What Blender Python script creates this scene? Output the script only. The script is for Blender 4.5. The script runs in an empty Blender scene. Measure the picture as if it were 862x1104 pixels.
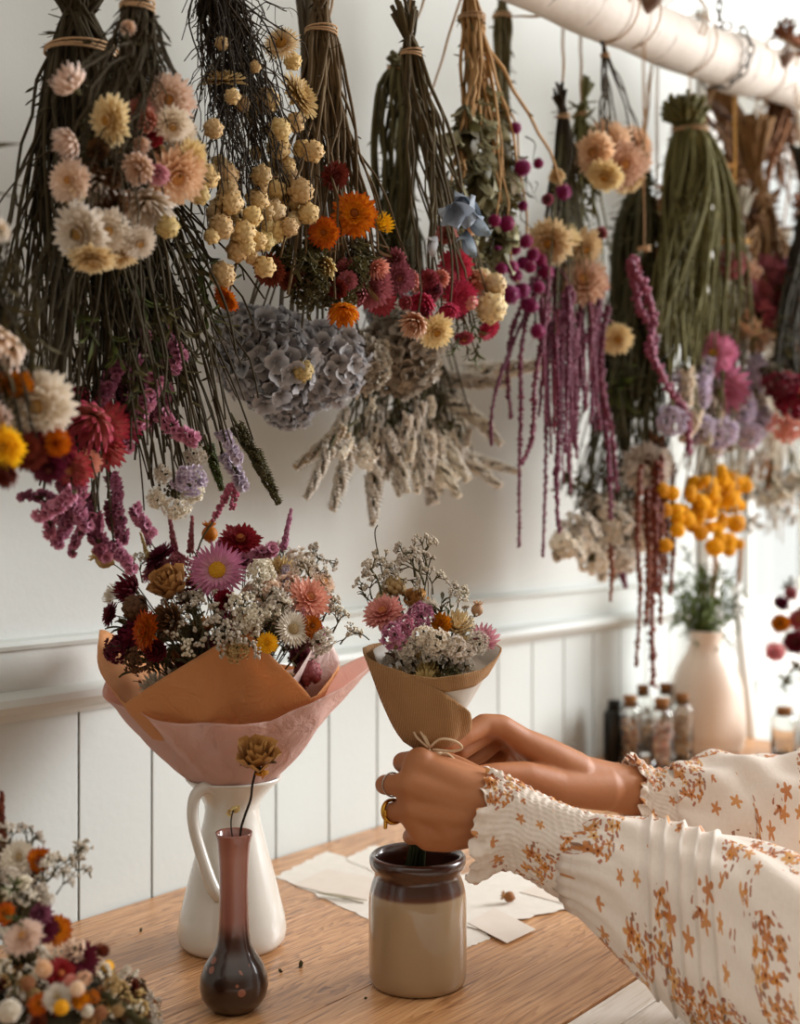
import bpy, math, random
from mathutils import Vector, Matrix, Quaternion
from math import sin, cos, pi, radians, atan2, sqrt

# ------------------------------------------------------------------ camera, world, lights, exposure
SC = bpy.context.scene
COL = SC.collection
EYE = Vector((0, -1.257, 1.25))
FW = Vector((.7896, .6136, 0)); RT = Vector((.6136, -.7896, 0)); UP = Vector((0, 0, 1))
FPX, CX, CY = 1350.0, 431.0, 552.0
cam_d = bpy.data.cameras.new('camera'); cam = bpy.data.objects.new('camera', cam_d); COL.objects.link(cam)
cam.location = EYE; cam.rotation_euler = (pi/2, 0, -atan2(.7896, .6136))
cam_d.sensor_fit = 'VERTICAL'; cam_d.sensor_height = 36; cam_d.lens = FPX/1104*36
cam_d.dof.use_dof = True; cam_d.dof.focus_distance = 1.33; cam_d.dof.aperture_fstop = 3.2
cam_d.clip_start = .02
SC.camera = cam

wd = bpy.data.worlds.new('world'); SC.world = wd; wd.use_nodes = True
wn = wd.node_tree; wn.nodes.clear()
tc = wn.nodes.new('ShaderNodeTexCoord'); sx = wn.nodes.new('ShaderNodeSeparateXYZ')
mr = wn.nodes.new('ShaderNodeMapRange'); mr.inputs['From Min'].default_value = -.1; mr.inputs['From Max'].default_value = .25
mx = wn.nodes.new('ShaderNodeMix'); mx.data_type = 'RGBA'
rm = wn.nodes.new('ShaderNodeMix'); rm.data_type = 'RGBA'; mr2 = wn.nodes.new('ShaderNodeMapRange'); mr2.inputs['From Min'].default_value = -.2; mr2.inputs['From Max'].default_value = .9
rm.inputs[6].default_value = (.20, .13, .08, 1)     # the dim room behind the camera
rm.inputs[7].default_value = (.95, .93, .88, 1)       # its brighter side, where the windows are
mx.inputs[7].default_value = (1.15, 1.17, 1.15, 1)      # overcast daylight beyond the wall with the window
bg = wn.nodes.new('ShaderNodeBackground'); wo = wn.nodes.new('ShaderNodeOutputWorld')
wn.links.new(tc.outputs['Generated'], sx.inputs[0]); wn.links.new(sx.outputs['Y'], mr.inputs[0])
wn.links.new(sx.outputs['X'], mr2.inputs[0]); wn.links.new(mr2.outputs[0], rm.inputs[0]); 
cm = wn.nodes.new('ShaderNodeMix'); cm.data_type = 'RGBA'; mr3 = wn.nodes.new('ShaderNodeMapRange'); mr3.inputs['From Min'].default_value = .25; mr3.inputs['From Max'].default_value = .75
cm.inputs[7].default_value = (1.15, 1.05, .92, 1)       # pale ceiling lit by the windows
wn.links.new(sx.outputs['Z'], mr3.inputs[0]); wn.links.new(mr3.outputs[0], cm.inputs[0]); wn.links.new(rm.outputs[2], cm.inputs[6]); wn.links.new(cm.outputs[2], mx.inputs[6])
wn.links.new(mr.outputs[0], mx.inputs[0]); wn.links.new(mx.outputs[2], bg.inputs[0]); wn.links.new(bg.outputs[0], wo.inputs[0])

def area(name, loc, target, w, h, power, col):
    l = bpy.data.lights.new(name, 'AREA'); l.shape = 'RECTANGLE'; l.size = w; l.size_y = h; l.energy = power; l.color = col
    o = bpy.data.objects.new(name, l); COL.objects.link(o); o.location = loc
    o.rotation_euler = (Vector(target)-Vector(loc)).to_track_quat('-Z', 'Y').to_euler(); return o
area('daylight_right_window', (4.3, -2.1, 2.1), (1.9, -.1, 1.2), 2.0, 1.8, 235, (.98, .99, 1))

vs = SC.view_settings
vs.view_transform = 'Standard'; vs.look = 'None'; vs.gamma = 1; vs.use_curve_mapping = False; vs.exposure = 0.0

# ------------------------------------------------------------------ helpers
def lin(h):
    h = h.lstrip('#'); r = []
    for i in (0, 2, 4):
        c = int(h[i:i+2], 16)/255; r.append(c/12.92 if c <= .04045 else ((c+.055)/1.055)**2.4)
    return (*r, 1)
def P(px, py, Z): return EYE + (FW + RT*((px-CX)/FPX) - UP*((py-CY)/FPX))*Z
def ZW(px, dw): return (1.257-dw)/(FW.y + RT.y*((px-CX)/FPX))
def W(px, py, dw): return P(px, py, ZW(px, dw))
def IMG(ix, iy, f): return RT*ix + UP*iy - FW*f          # right, up, towards the lens side

class MB:
    def __init__(s): s.v = []; s.f = []; s.m = []; s.t = []
    def add(s, vs_, fs, m=0, t=None):
        b = len(s.v); s.v += [tuple(q) for q in vs_]; s.t += (t if t is not None else [0.5]*len(vs_))
        s.f += [tuple(b+i for i in f) for f in fs]; s.m += [m]*len(fs)
    def box(s, a, b, m=0):
        x0, y0, z0 = a; x1, y1, z1 = b
        s.add([(x0,y0,z0),(x1,y0,z0),(x1,y1,z0),(x0,y1,z0),(x0,y0,z1),(x1,y0,z1),(x1,y1,z1),(x0,y1,z1)],
              [(0,3,2,1),(4,5,6,7),(0,1,5,4),(1,2,6,5),(2,3,7,6),(3,0,4,7)], m)
    def tube(s, pts, rad, seg=6, m=0, caps=True, t=None):
        pts = [Vector(p) for p in pts]; n = len(pts)
        if not hasattr(rad, '__len__'): rad = [rad]*n
        d0 = (pts[1]-pts[0]).normalized(); a = d0.orthogonal().normalized(); vs_ = []; tv = []
        for i in range(n):
            d = (pts[min(i+1, n-1)]-pts[max(i-1, 0)])
            if d.length < 1e-9: d = d0
            d.normalize(); a = (a - d*a.dot(d))
            if a.length < 1e-6: a = d.orthogonal()
            a.normalize(); b = d.cross(a)
            for k in range(seg):
                w = 2*pi*k/seg; vs_.append(pts[i] + (a*cos(w)+b*sin(w))*rad[i]); tv.append(t[i] if t else i/(n-1))
        fs = [(i*seg+k, i*seg+(k+1) % seg, (i+1)*seg+(k+1) % seg, (i+1)*seg+k) for i in range(n-1) for k in range(seg)]
        if caps: fs += [tuple(range(seg-1, -1, -1)), tuple((n-1)*seg+k for k in range(seg))]
        s.add(vs_, fs, m, tv)
    def lathe(s, prof, seg=40, m=0, c=(0,0,0), close=False, fn=None):
        vs_ = []; n = len(prof)
        for i, (r, z) in enumerate(prof):
            for k in range(seg):
                w = 2*pi*k/seg; rr = r*(fn(w, i/(n-1)) if fn else 1); vs_.append((c[0]+rr*cos(w), c[1]+rr*sin(w), c[2]+z))
        fs = [(i*seg+k, i*seg+(k+1) % seg, (i+1)*seg+(k+1) % seg, (i+1)*seg+k) for i in range(n-1) for k in range(seg)]
        s.add(vs_, fs, m, [i/(n-1) for i in range(n) for k in range(seg)])
    def ball(s, c, r, seg=8, rings=5, m=0, sc=(1,1,1), t=.5):
        c = Vector(c); vs_ = [c+Vector((0,0,-r*sc[2]))]
        for i in range(1, rings):
            a = -pi/2+pi*i/rings
            for k in range(seg):
                w = 2*pi*k/seg; vs_.append(c+Vector((r*cos(a)*cos(w)*sc[0], r*cos(a)*sin(w)*sc[1], r*sin(a)*sc[2])))
        vs_.append(c+Vector((0,0,r*sc[2]))); fs = []
        for k in range(seg): fs.append((0, 1+(k+1) % seg, 1+k)); fs.append((len(vs_)-1, len(vs_)-1-seg+k, len(vs_)-1-seg+(k+1) % seg))
        for i in range(rings-2):
            for k in range(seg): fs.append((1+i*seg+k, 1+i*seg+(k+1) % seg, 1+(i+1)*seg+(k+1) % seg, 1+(i+1)*seg+k))
        s.add(vs_, fs, m, [t]*len(vs_))
    def grid(s, pts, m=0, tv=None, wrap=False):
        n = len(pts); k = len(pts[0]); fs = []
        for i in range(n-1):
            for j in range(k if wrap else k-1): fs.append((i*k+j, i*k+(j+1) % k, (i+1)*k+(j+1) % k, (i+1)*k+j))
        s.add([p for r in pts for p in r], fs, m, tv or [i/(n-1) for i in range(n) for j in range(k)])
    def petal(s, phi, r0, z0, L, w, e0, e1, cup=.15, tip=.15, m=0, rows=4, X=None, wide=.55):
        """a petal leaving the axis at angle phi, its slope going from e0 to e1; X: optional 4x4 placing"""
        vs_ = []; tv = []; r, z = r0, z0; cr, sr = cos(phi), sin(phi)
        for i in range(rows+1):
            q = i/rows; e = e0+(e1-e0)*q
            ww = w*(.35+.65*sin(pi*min(q/wide, 1)/2)) if q <= wide else w*(tip+(1-tip)*cos(pi/2*(q-wide)/(1-wide)))
            for k in (-1, 0, 1):
                cc = cup*w*(1-k*k)
                rr = r + cc*sin(e); zz = z - cc*cos(e); p = Vector((rr*cr - k*ww/2*sr, rr*sr + k*ww/2*cr, zz))
                vs_.append(X @ p if X else p); tv.append(q)
            r += L/rows*cos(e); z += L/rows*sin(e)
        s.add(vs_, [(i*3+k, i*3+k+1, i*3+k+4, i*3+k+3) for i in range(rows) for k in (0, 1)], m, tv)
    def mesh(s, name, mats, smooth=True):
        me = bpy.data.meshes.new(name); me.from_pydata(s.v, [], s.f)
        at = me.attributes.new('t', 'FLOAT', 'POINT'); at.data.foreach_set('value', s.t)
        me.polygons.foreach_set('material_index', s.m)
        if smooth: me.polygons.foreach_set('use_smooth', [True]*len(s.f))
        for m in mats: me.materials.append(m)
        me.update(); return me
    def build(s, name, mats, parent=None, smooth=True, loc=None):
        if not isinstance(mats, (list, tuple)): mats = [mats]
        o = bpy.data.objects.new(name, s.mesh(name, mats, smooth)); COL.objects.link(o)
        if parent is not None: o.parent = parent; o.location = -parent_world(parent) if loc is None else loc
        elif loc is not None: o.location = loc
        return o
WORLD = {}
def parent_world(p):
    v = Vector(p.location); q = p.parent
    while q is not None: v = v + q.location; q = q.parent
    return v
def thing(name, label, cat, loc, group=None):
    o = bpy.data.objects.new(name, None); COL.objects.link(o); o.location = loc; o.empty_display_size = .02
    o['label'] = label; o['category'] = cat
    if group: o['group'] = group
    return o
def tag(o, label, cat, group=None):
    o['label'] = label; o['category'] = cat
    if group: o['group'] = group
    return o
def struct(o): o['kind'] = 'structure'; return o
def bevel(o, w=.002, seg=2):
    m = o.modifiers.new('bevel', 'BEVEL'); m.width = w; m.segments = seg; m.limit_method = 'ANGLE'; return o
def inst(me, name, parent, loc, direction=None, s=1.0, roll=0.0, label=None):
    """one more object on a shared mesh, +Z of the mesh turned to direction"""
    o = bpy.data.objects.new(name, me); COL.objects.link(o)
    o.rotation_mode = 'QUATERNION'
    q = Vector(direction).to_track_quat('Z', 'Y') if direction is not None else Quaternion()
    o.rotation_quaternion = q @ Quaternion((0, 0, 1), roll)
    o.scale = (s, s, s) if not hasattr(s, '__len__') else s
    o.parent = parent; o.location = Vector(loc) - (parent_world(parent) if parent else Vector())
    if label: o['label'] = label
    return o

# ------------------------------------------------------------------ materials
def smooth_path(pts, k=4):
    o = []
    for i in range(len(pts)-1):
        p0, p1, p2, p3 = pts[max(i-1, 0)], pts[i], pts[i+1], pts[min(i+2, len(pts)-1)]
        for j in range(k):
            q = j/k; o.append(.5*((2*p1)+(p2-p0)*q+(2*p0-5*p1+4*p2-p3)*q*q+(3*p1-p0-3*p2+p3)*q**3))
    return o+[pts[-1]]
MC = {}
class N:
    def __init__(s, name):
        s.mat = bpy.data.materials.new(name); s.mat.use_nodes = True; s.t = s.mat.node_tree; s.n = s.t.nodes
        s.b = s.n['Principled BSDF']; s.out = s.n['Material Output']
    def new(s, typ, **k):
        x = s.n.new('ShaderNode'+typ)
        for a, v in k.items():
            if hasattr(x, a): setattr(x, a, v)
            else: x.inputs[a.replace('_', ' ')].default_value = v
        return x
    def link(s, a, b): s.t.links.new(a, b)
    def math(s, op, a, b=None, clamp=False):
        x = s.n.new('ShaderNodeMath'); x.operation = op; x.use_clamp = clamp
        for i, q in enumerate((a, b)):
            if q is None: continue
            if isinstance(q, (int, float)): x.inputs[i].default_value = q
            else: s.link(q, x.inputs[i])
        return x.outputs[0]
    def mix(s, f, a, b, mode='MIX'):
        x = s.n.new('ShaderNodeMix'); x.data_type = 'RGBA'; x.blend_type = mode
        for i, q in ((0, f), (6, a), (7, b)):
            if isinstance(q, (int, float, tuple)): x.inputs[i].default_value = q
            else: s.link(q, x.inputs[i])
        return x.outputs[2]
    def ramp(s, f, stops, interp='LINEAR'):
        x = s.n.new('ShaderNodeValToRGB'); s.link(f, x.inputs[0]); e = x.color_ramp; e.interpolation = interp
        while len(e.elements) < len(stops): e.elements.new(.5)
        for el, (p, c) in zip(e.elements, stops): el.position = p; el.color = c
        return x.outputs[0]
    def noise(s, scale, detail=3, vec=None, rough=.5, dist=0):
        x = s.new('TexNoise'); x.inputs['Scale'].default_value = scale; x.inputs['Detail'].default_value = detail
        x.inputs['Roughness'].default_value = rough; x.inputs['Distortion'].default_value = dist
        if vec is not None: s.link(vec, x.inputs['Vector'])
        return x.outputs['Fac']
    def coord(s, which='Object', scale=None, rot=None):
        c = s.new('TexCoord').outputs[which]
        if scale is None and rot is None: return c
        m = s.n.new('ShaderNodeMapping'); s.link(c, m.inputs[0])
        if scale: m.inputs['Scale'].default_value = scale
        if rot: m.inputs['Rotation'].default_value = rot
        return m.outputs[0]
    def bump(s, h, dist=.001, strength=1.0):
        x = s.new('Bump'); x.inputs['Distance'].default_value = dist; x.inputs['Strength'].default_value = strength
        s.link(h, x.inputs['Height']); s.link(x.outputs[0], s.b.inputs['Normal']); return x
    def col(s, c): s.link(c, s.b.inputs['Base Color'])
def flat(name, hexc, rough=.6, var=.12, trans=0.0, metal=0, coat=0, noise=0, spec=.3):
    k = (name, hexc)
    if k in MC: return MC[k]
    n = N(name); c = lin(hexc)
    n.b.inputs['Roughness'].default_value = rough; n.b.inputs['Metallic'].default_value = metal
    n.b.inputs['Coat Weight'].default_value = coat; n.b.inputs['Specular IOR Level'].default_value = spec
    oi = n.new('ObjectInfo'); v = n.math('ADD', n.math('MULTIPLY', oi.outputs['Random'], 2*var), 1-var)
    if noise: v = n.math('MULTIPLY', v, n.math('ADD', n.math('MULTIPLY', n.noise(noise, 2, n.coord('Object')), .7), .65))
    h = n.new('HueSaturation'); h.inputs['Color'].default_value = c; n.link(v, h.inputs['Value']); n.col(h.outputs[0])
    if trans: translucent(n, h.outputs[0], trans)
    MC[k] = n.mat; return n.mat
def translucent(n, colsock, w):
    tr = n.new('BsdfTranslucent'); n.link(colsock, tr.inputs[0]); ms = n.new('MixShader'); ms.inputs[0].default_value = w
    n.link(n.b.outputs[0], ms.inputs[1]); n.link(tr.outputs[0], ms.inputs[2]); n.link(ms.outputs[0], n.out.inputs[0])
def pet(base, tip, trans=.25, var=.13):
    """petal colour from its base to its tip, slightly different from flower to flower"""
    k = ('pet', base, tip)
    if k in MC: return MC[k]
    n = N('petal'); a = n.new('Attribute', attribute_name='t')
    c = n.ramp(a.outputs['Fac'], [(.1, lin(base)), (.95, lin(tip))])
    oi = n.new('ObjectInfo'); h = n.new('HueSaturation'); n.link(c, h.inputs['Color'])
    n.link(n.math('ADD', n.math('MULTIPLY', oi.outputs['Random'], 2*var), 1-var), h.inputs['Value'])
    n.link(n.math('ADD', n.math('MULTIPLY', oi.outputs['Random'], .02), .49), h.inputs['Hue'])
    n.col(h.outputs[0]); n.b.inputs['Roughness'].default_value = .55; n.b.inputs['Specular IOR Level'].default_value = .25
    if trans: translucent(n, h.outputs[0], trans)
    MC[k] = n.mat; return n.mat

COLS = {  # base, tip, centre
 'white': ('#cdb795', '#f0e8de', '#b08a50'), 'blush': ('#d8b48c', '#ecd5c8', '#b98448'), 'cream': ('#d3ae6c', '#ecd9b0', '#b58438'),
 'globe': ('#c79d5c', '#e8cd98', '#a97a3a'), 'peach': ('#cf9460', '#edcfb4', '#c08a50'), 'tan': ('#a88247', '#d9c18a', '#8c6530'),
 'pink': ('#e0a9b8', '#c9759b', '#cf9b25'), 'rosepink': ('#d98a9a', '#e6b2b4', '#c07a50'), 'hot': ('#d65a70', '#bd3050', '#a83048'),
 'salmon': ('#cf7a68', '#e2a595', '#b06a40'), 'magenta': ('#84134e', '#9f2068', '#a92379'), 'orange': ('#f0a41a', '#b5480c', '#8a4a10'),
 'amber': ('#d08a18', '#b86508', '#7c4410'), 'yellow': ('#eeb014', '#ffd028', '#c48a10'), 'red': ('#7c1824', '#8f1c2c', '#b06838'),
 'wine': ('#4e1420', '#6e1c30', '#5a2a20'), 'crimson': ('#d08878', '#a82a48', '#b98050'), 'dusty': ('#8e4c50', '#a8606a', '#7a4038'),
 'lilac': ('#b4a2bc', '#dcd0dc', '#8a7a90'), 'statice': ('#ae5f80', '#d698ae', '#8a5070'), 'mauve': ('#86465e', '#a8697e', '#70485a'),
 'bluegrey': ('#908f92', '#c2bfc0', '#787060'), 'greywarm': ('#8c8270', '#bcb09c', '#7a6a58'), 'offwhite': ('#cabfa8', '#f2ebde', '#948060'),
 'rust': ('#5a2018', '#7c3524', '#5a2018'), 'amar': ('#6b2c48', '#8a4460', '#6b2c48'), 'wheat': ('#a07a58', '#c8a080', '#a07a58'),
 'sage': ('#6e6a4c', '#a29c7a', '#5c583c'), 'chalk': ('#ddd2be', '#fffaf2', '#c0b090'), 'olive': ('#3c361c', '#5a5230', '#3c361c'), 'brown': ('#4a3220', '#7a5636', '#4a3220'), 'blue': ('#66727f', '#94a0ac', '#4c5662'),
 'pale': ('#c4b6a0', '#e6ded2', '#a89068'), 'rosebrown': ('#8c5838', '#c29058', '#8c5838'), 'green': ('#363c18', '#56602c', '#2c3818')}
def pc(c): return pet(COLS[c][0], COLS[c][1])
def cc(c): return flat('flower_center', COLS[c][2], .8, .08)
GREEN = flat('sepal', '#4a4426', .8, .1)

# ------------------------------------------------------------------ flower kinds (unit radius, facing +Z)
PR = {}
def proto(kind, c, var=0):
    k = (kind, c, var)
    if k not in PR: PR[k] = KINDS[kind](c, random.Random(hash_(kind+c)+var*17))
    return PR[k]
def hash_(s): return sum((i+1)*ord(ch)*131 for i, ch in enumerate(s)) % 100003
def k_straw(c, R):      # papery strawflower, wide open: five rings of pointed bracts
    b = MB()
    for j, (n, L, e0, e1, w) in enumerate([(24, .76, -.28, .1, .25), (22, .74, -.02, .34, .24), (20, .62, .22, .62, .21), (17, .48, .5, .95, .18), (14, .32, .85, 1.25, .14)]):
        for i in range(n):
            b.petal(2*pi*(i+.5*(j % 2))/n+R.uniform(-.07, .07), .2-.03*j, .02*j, L*R.uniform(.85, 1.08), w*R.uniform(.85, 1.15), e0+R.uniform(-.1, .1), e1+R.uniform(-.16, .16), .16, .16)
    b.tube([(0,0,-.5), (0,0,-.05)], [.05, .2], 6, 1)
    c_ = MB(); c_.ball((0,0,.08), .21, 12, 6, 0, (1,1,.8))
    for i in range(34):
        a, r = i*2.4, .2*sqrt(i/34); c_.ball((r*cos(a), r*sin(a), .08+.17*cos(r/.2*1.2)), .03, 5, 3)
    return b.mesh('flower', [pc(c), GREEN]), c_.mesh('flower_center', [cc(c)])
def k_side(c, R):       # strawflower half closed: a cup of bracts
    b = MB()
    for j, (n, L, e0, e1, w) in enumerate([(14, .75, .1, 1.2, .3), (14, .95, .4, 1.25, .26), (12, .95, .8, 1.3, .22), (10, .8, 1.1, 1.5, .18), (7, .6, 1.3, 1.7, .15)]):
        for i in range(n): b.petal(2*pi*(i+.5*(j % 2))/n+R.uniform(-.06, .06), .2-.03*j, -.35+.05*j, L*R.uniform(.9, 1.1), w, e0+R.uniform(-.1, .1), e1+R.uniform(-.15, .15), .2, .1)
    b.tube([(0,0,-.8), (0,0,-.3)], [.05, .25], 6, 1)
    return b.mesh('flower', [pc(c), GREEN]), None
def k_daisy(c, R):      # fine-rayed daisy with a clear button centre
    b = MB()
    for j, (n, L, e0, e1) in enumerate([(34, .86, -.12, .05), (30, .78, .1, .3), (24, .55, .3, .6)]):
        for i in range(n): b.petal(2*pi*(i+.5*(j % 2))/n+R.uniform(-.04, .04), .2, .02*j, L*R.uniform(.88, 1.08), .13, e0+R.uniform(-.08, .08), e1+R.uniform(-.12, .12), .15, .12)
    c_ = MB(); c_.ball((0,0,.05), .3, 14, 6, 0, (1,1,.5))
    for i in range(60):
        a, r = i*2.4, .28*sqrt(i/60); c_.ball((r*cos(a), r*sin(a), .05+.14*sqrt(max(0, 1-(r/.3)**2))), .035, 5, 3)
    return b.mesh('flower', [pc(c), GREEN]), c_.mesh('flower_center', [cc(c)])
def k_globe(c, R):      # closed bud, a ball of overlapping scales
    b = MB(); b.ball((0,0,0), .82, 12, 8)
    for j, (a, n) in enumerate([(-1.0, 5), (-.55, 7), (-.1, 8), (.35, 7), (.75, 5)]):
        for i in range(n): b.petal(2*pi*(i+.5*(j % 2))/n+R.uniform(-.08, .08), .80*cos(a), .80*sin(a)-.1, .72, .78, a+pi/2-.15+.2*R.random(), a+pi/2+.75, .3, .3, rows=4)
    b.tube([(0,0,-1.3), (0,0,-.8)], [.06, .22], 6, 1)
    return b.mesh('bud', [pc(c), GREEN]), None
def k_puff(c, R):       # globe amaranth: dense ball of little spikes
    b = MB(); b.ball((0,0,0), .7, 10, 6, t=.1)
    for i in range(120):
        z = 1-2*(i+.5)/120; a = i*2.39996; d = Vector((sqrt(1-z*z)*cos(a), sqrt(1-z*z)*sin(a), z))
        q = (d+Vector([R.uniform(-.25, .25) for _ in range(3)])).normalized(); s = q.orthogonal().normalized()*.1; u = q.cross(s)
        p = d*.62; b.add([p+s, p-s, p+u, p+q*R.uniform(.3, .42)], [(0,3,2), (2,3,1), (1,3,0)], 0, [.2, .2, .2, 1])
    return b.mesh('flower', [pc(c)]), None
def k_ball(c, R):       # button of tiny domes (craspedia, tansy, yarrow)
    b = MB(); b.ball((0,0,0), .8, 10, 7, t=.1)
    for i in range(90):
        z = 1-2*(i+.5)/90; a = i*2.39996; b.ball((.84*sqrt(1-z*z)*cos(a), .84*sqrt(1-z*z)*sin(a), .84*z), .13*R.uniform(.8, 1.2), 5, 4, t=R.uniform(.4, 1))
    return b.mesh('flower', [pc(c)]), None
def floret(b, X, s, R, n=5, m=0):
    for i in range(n): b.petal(2*pi*i/n+R.uniform(-.1, .1), .05*s, 0, s, s*.95, .9, .15, .1, .55, m, 2, X)
def place(p, d, R): return Matrix.Translation(p) @ (Vector(d).to_track_quat('Z', 'Y') @ Quaternion((0,0,1), R.uniform(0, 6))).to_matrix().to_4x4()
def k_statice(c, R):    # sprig of ruffled papery funnels in a bent comb
    b = MB(); pts = [Vector((.28*sin(2.2*q), .1*sin(5*q), -1+2*q)) for q in [i/6 for i in range(7)]]
    b.tube(pts, .05, 5, 1)
    for i in range(60):
        q = R.random(); p = Vector((.28*sin(2.2*q), .1*sin(5*q), -1+2*q)); a = R.uniform(0, 6.28); rr = .26*(1-.35*q)
        d = Vector((cos(a), sin(a), .7)).normalized(); b.tube([p, p+d*rr], [.03, .05], 4, 1, False)
        floret(b, place(p+d*rr*R.uniform(.7, 1.05), d, R), R.uniform(.20, .29), R)
    return b.mesh('flower', [pc(c), GREEN]), None
def k_carn(c, R):       # ruffled tuft
    b = MB()
    for i in range(90):
        z = R.uniform(-.15, 1); a = i*2.4; d = Vector((sqrt(1-z*z)*cos(a), sqrt(1-z*z)*sin(a), z))
        floret(b, place(d*R.uniform(.5, .85), d+Vector([R.uniform(-.4, .4) for _ in range(3)]), R), R.uniform(.15, .24), R, 4)
    b.tube([(0,0,-.9), (0,0,.3)], [.05, .3], 6, 1)
    return b.mesh('flower', [pc(c), GREEN]), None
def k_hydra(c, R):      # hydrangea mophead: four-sepalled florets over a dome
    b = MB()
    for i in range(120):
        z = 1-1.65*(i+.5)/120; a = i*2.39996; d = Vector((sqrt(1-z*z)*cos(a), sqrt(1-z*z)*sin(a), z))
        X = place(d*R.uniform(.72, .92), d+Vector([R.uniform(-.5, .5) for _ in range(3)]), R); s = R.uniform(.19, .26)
        for k in range(4): b.petal(pi/2*k+R.uniform(-.1, .1), .01, 0, s, s*1.15, R.uniform(.2, .8), R.uniform(-.6, .5), .2, .5, 0, 3, X, .6)
        b.ball(X @ Vector((0,0,.02)), .02, 5, 3, 1)
        if i % 2: b.tube([(0,0,-.5), d*.5, d*.8], [.03, .02, .015], 4, 1, False)
    return b.mesh('flower_head', [pc(c), flat('floret_eye', '#6a5a4a')]), None
def k_spike(c, R):      # long spike of small flowers in whorls
    b = MB(); b.tube([(0,0,-1.2), (.03,0,0), (0,.03,1)], [.05, .04, .015], 5, 1)
    for j in range(22):
        q = j/21; z = -.85+1.85*q; n = 9; rr = .24*(1-.6*q)
        for i in range(n):
            a = 2*pi*i/n+j*.4+R.uniform(-.2, .2); d = Vector((cos(a), sin(a), .8)).normalized(); p = Vector((.03*sin(3*q), 0, z))+d*rr
            if (i+j) % 3 == 0: b.petal(a, .04, z, .26*(1-.4*q), .06, .2, .9, .1, .1, 1, 2)
            else:
                b.ball(p, .064*R.uniform(.7, 1.4)*(1.1-.4*q), 5, 4, 0, t=R.random())
                if j < 17: b.petal(a, rr*.8, z+.05, .13, .1, .9, .2, .1, .5, 0, 2)
    return b.mesh('flower_spike', [pc(c), GREEN]), None
def k_lav(c, R):        # slim feathery plume
    b = MB(); b.tube([(0,0,-1), (0,0,1)], [.04, .02], 5, 1)
    for i in range(130):
        q = i/130; a = i*2.4; z = -.9+1.9*q; rr = (.17*(1-.7*q)+.02)*R.uniform(.6, 1.2); d = Vector((cos(a), sin(a), .9)).normalized()
        b.ball(Vector((0,0,z))+d*rr, .055*R.uniform(.7, 1.5)*(1.2-.5*q), 5, 3, 0, (.8,.8,1.4), t=R.random())
    return b.mesh('flower_spike', [pc(c), GREEN]), None
def k_gyp(c, R):        # airy branching sprig of tiny balls
    b = MB()
    def br(p, d, L, lv):
        q = p+d*L; mid = (p+q)/2+Vector([R.uniform(-.04, .04) for _ in range(3)])
        b.tube([p, mid, q], [.016*(lv+1), .014*(lv+.7), .01*(lv+.6)], 4, 1, False)
        if lv == 0: b.ball(q, R.uniform(.05, .085), 6, 4, 0, t=R.random()); return
        for i in range(4 if lv > 1 else 5): br(q, (d+Vector([R.uniform(-.75, .75) for _ in range(3)])).normalized(), L*R.uniform(.5, .75), lv-1)
    br(Vector((0,0,-1)), Vector((0,0,1)), .75, 3)
    return b.mesh('sprig', [pc(c), GREEN]), None
def k_rose(c, R):       # dried rose, petals wrapped in a spiral
    b = MB()
    for j, (n, r, L, e0, e1, w) in enumerate([(5, .34, 1.0, .75, 1.2, .95), (5, .27, 1.1, 1.05, 1.35, .85), (5, .2, 1.15, 1.25, 1.5, .7), (4, .13, 1.2, 1.4, 1.6, .5), (3, .06, 1.2, 1.5, 1.65, .35)]):
        for i in range(n): b.petal(2*pi*i/n+j*.7+R.uniform(-.15, .15), r, -.5, L*R.uniform(.9, 1.05), w*R.uniform(.9, 1.1), e0+R.uniform(-.1, .1), e1+R.uniform(-.3, .15), .28, .6, 0, 5)
    b.ball((0,0,-.5), .33, 10, 6, 1, (1,1,.6))
    for i in range(5): b.petal(2*pi*i/5, .25, -.6, .7, .25, .6, -.3, .1, .05, 1)
    return b.mesh('flower', [pc(c), GREEN]), None
def k_pod(c, R):        # poppy seed pod with its crown
    b = MB(); b.lathe([(.001, -.8), (.12, -.8), (.18, -.7), (.45, -.55), (.7, -.2), (.72, .15), (.55, .5), (.36, .66), (.3, .72), (.55, .86), (.62, .95), (.3, .9), (.001, .85)], 20, fn=lambda w, q: 1+.06*cos(8*w))
    for i in range(9): b.petal(2*pi*i/9, .35, .88, .42, .2, .5, .9, .1, .4)
    return b.mesh('seed_pod', [pc(c)]), None
def k_leaf(c, R):       # a few curled narrow leaves
    b = MB()
    for i in range(6): b.petal(i*1.1+R.uniform(-.3, .3), .02, -.9+.25*i, R.uniform(.7, 1.1), R.uniform(.2, .32), R.uniform(.7, 1.2), R.uniform(-.6, .4), .25, .06, 0, 5)
    b.tube([(0,0,-1), (.04,0,.7)], [.04, .02], 5)
    return b.mesh('leaf', [pc(c)]), None
def k_broad(c, R):      # one broad curled leaf
    b = MB(); b.petal(0, 0, -.9, 1.3, .9, 1.1, 1.9, .3, .05, 0, 7); b.petal(1.4, 0, -.8, 1.1, .8, .9, .1, .25, .05, 0, 6); b.petal(-1.3, 0, -.7, 1.0, .7, 1.2, .4, .25, .05, 0, 6)
    return b.mesh('leaf', [pc(c)]), None
def k_ear(c, R):        # ear of grass
    b = MB(); b.tube([(0,0,-1), (0,0,.9)], .04, 4)
    for i in range(44):
        q = i/44; a = (i % 4)*pi/2+.3*R.random(); b.petal(a, .03, -.9+1.7*q, .34, .13, 1.0, 1.35, .3, .08, 0, 3)
    return b.mesh('seed_head', [pc(c)]), None
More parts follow.
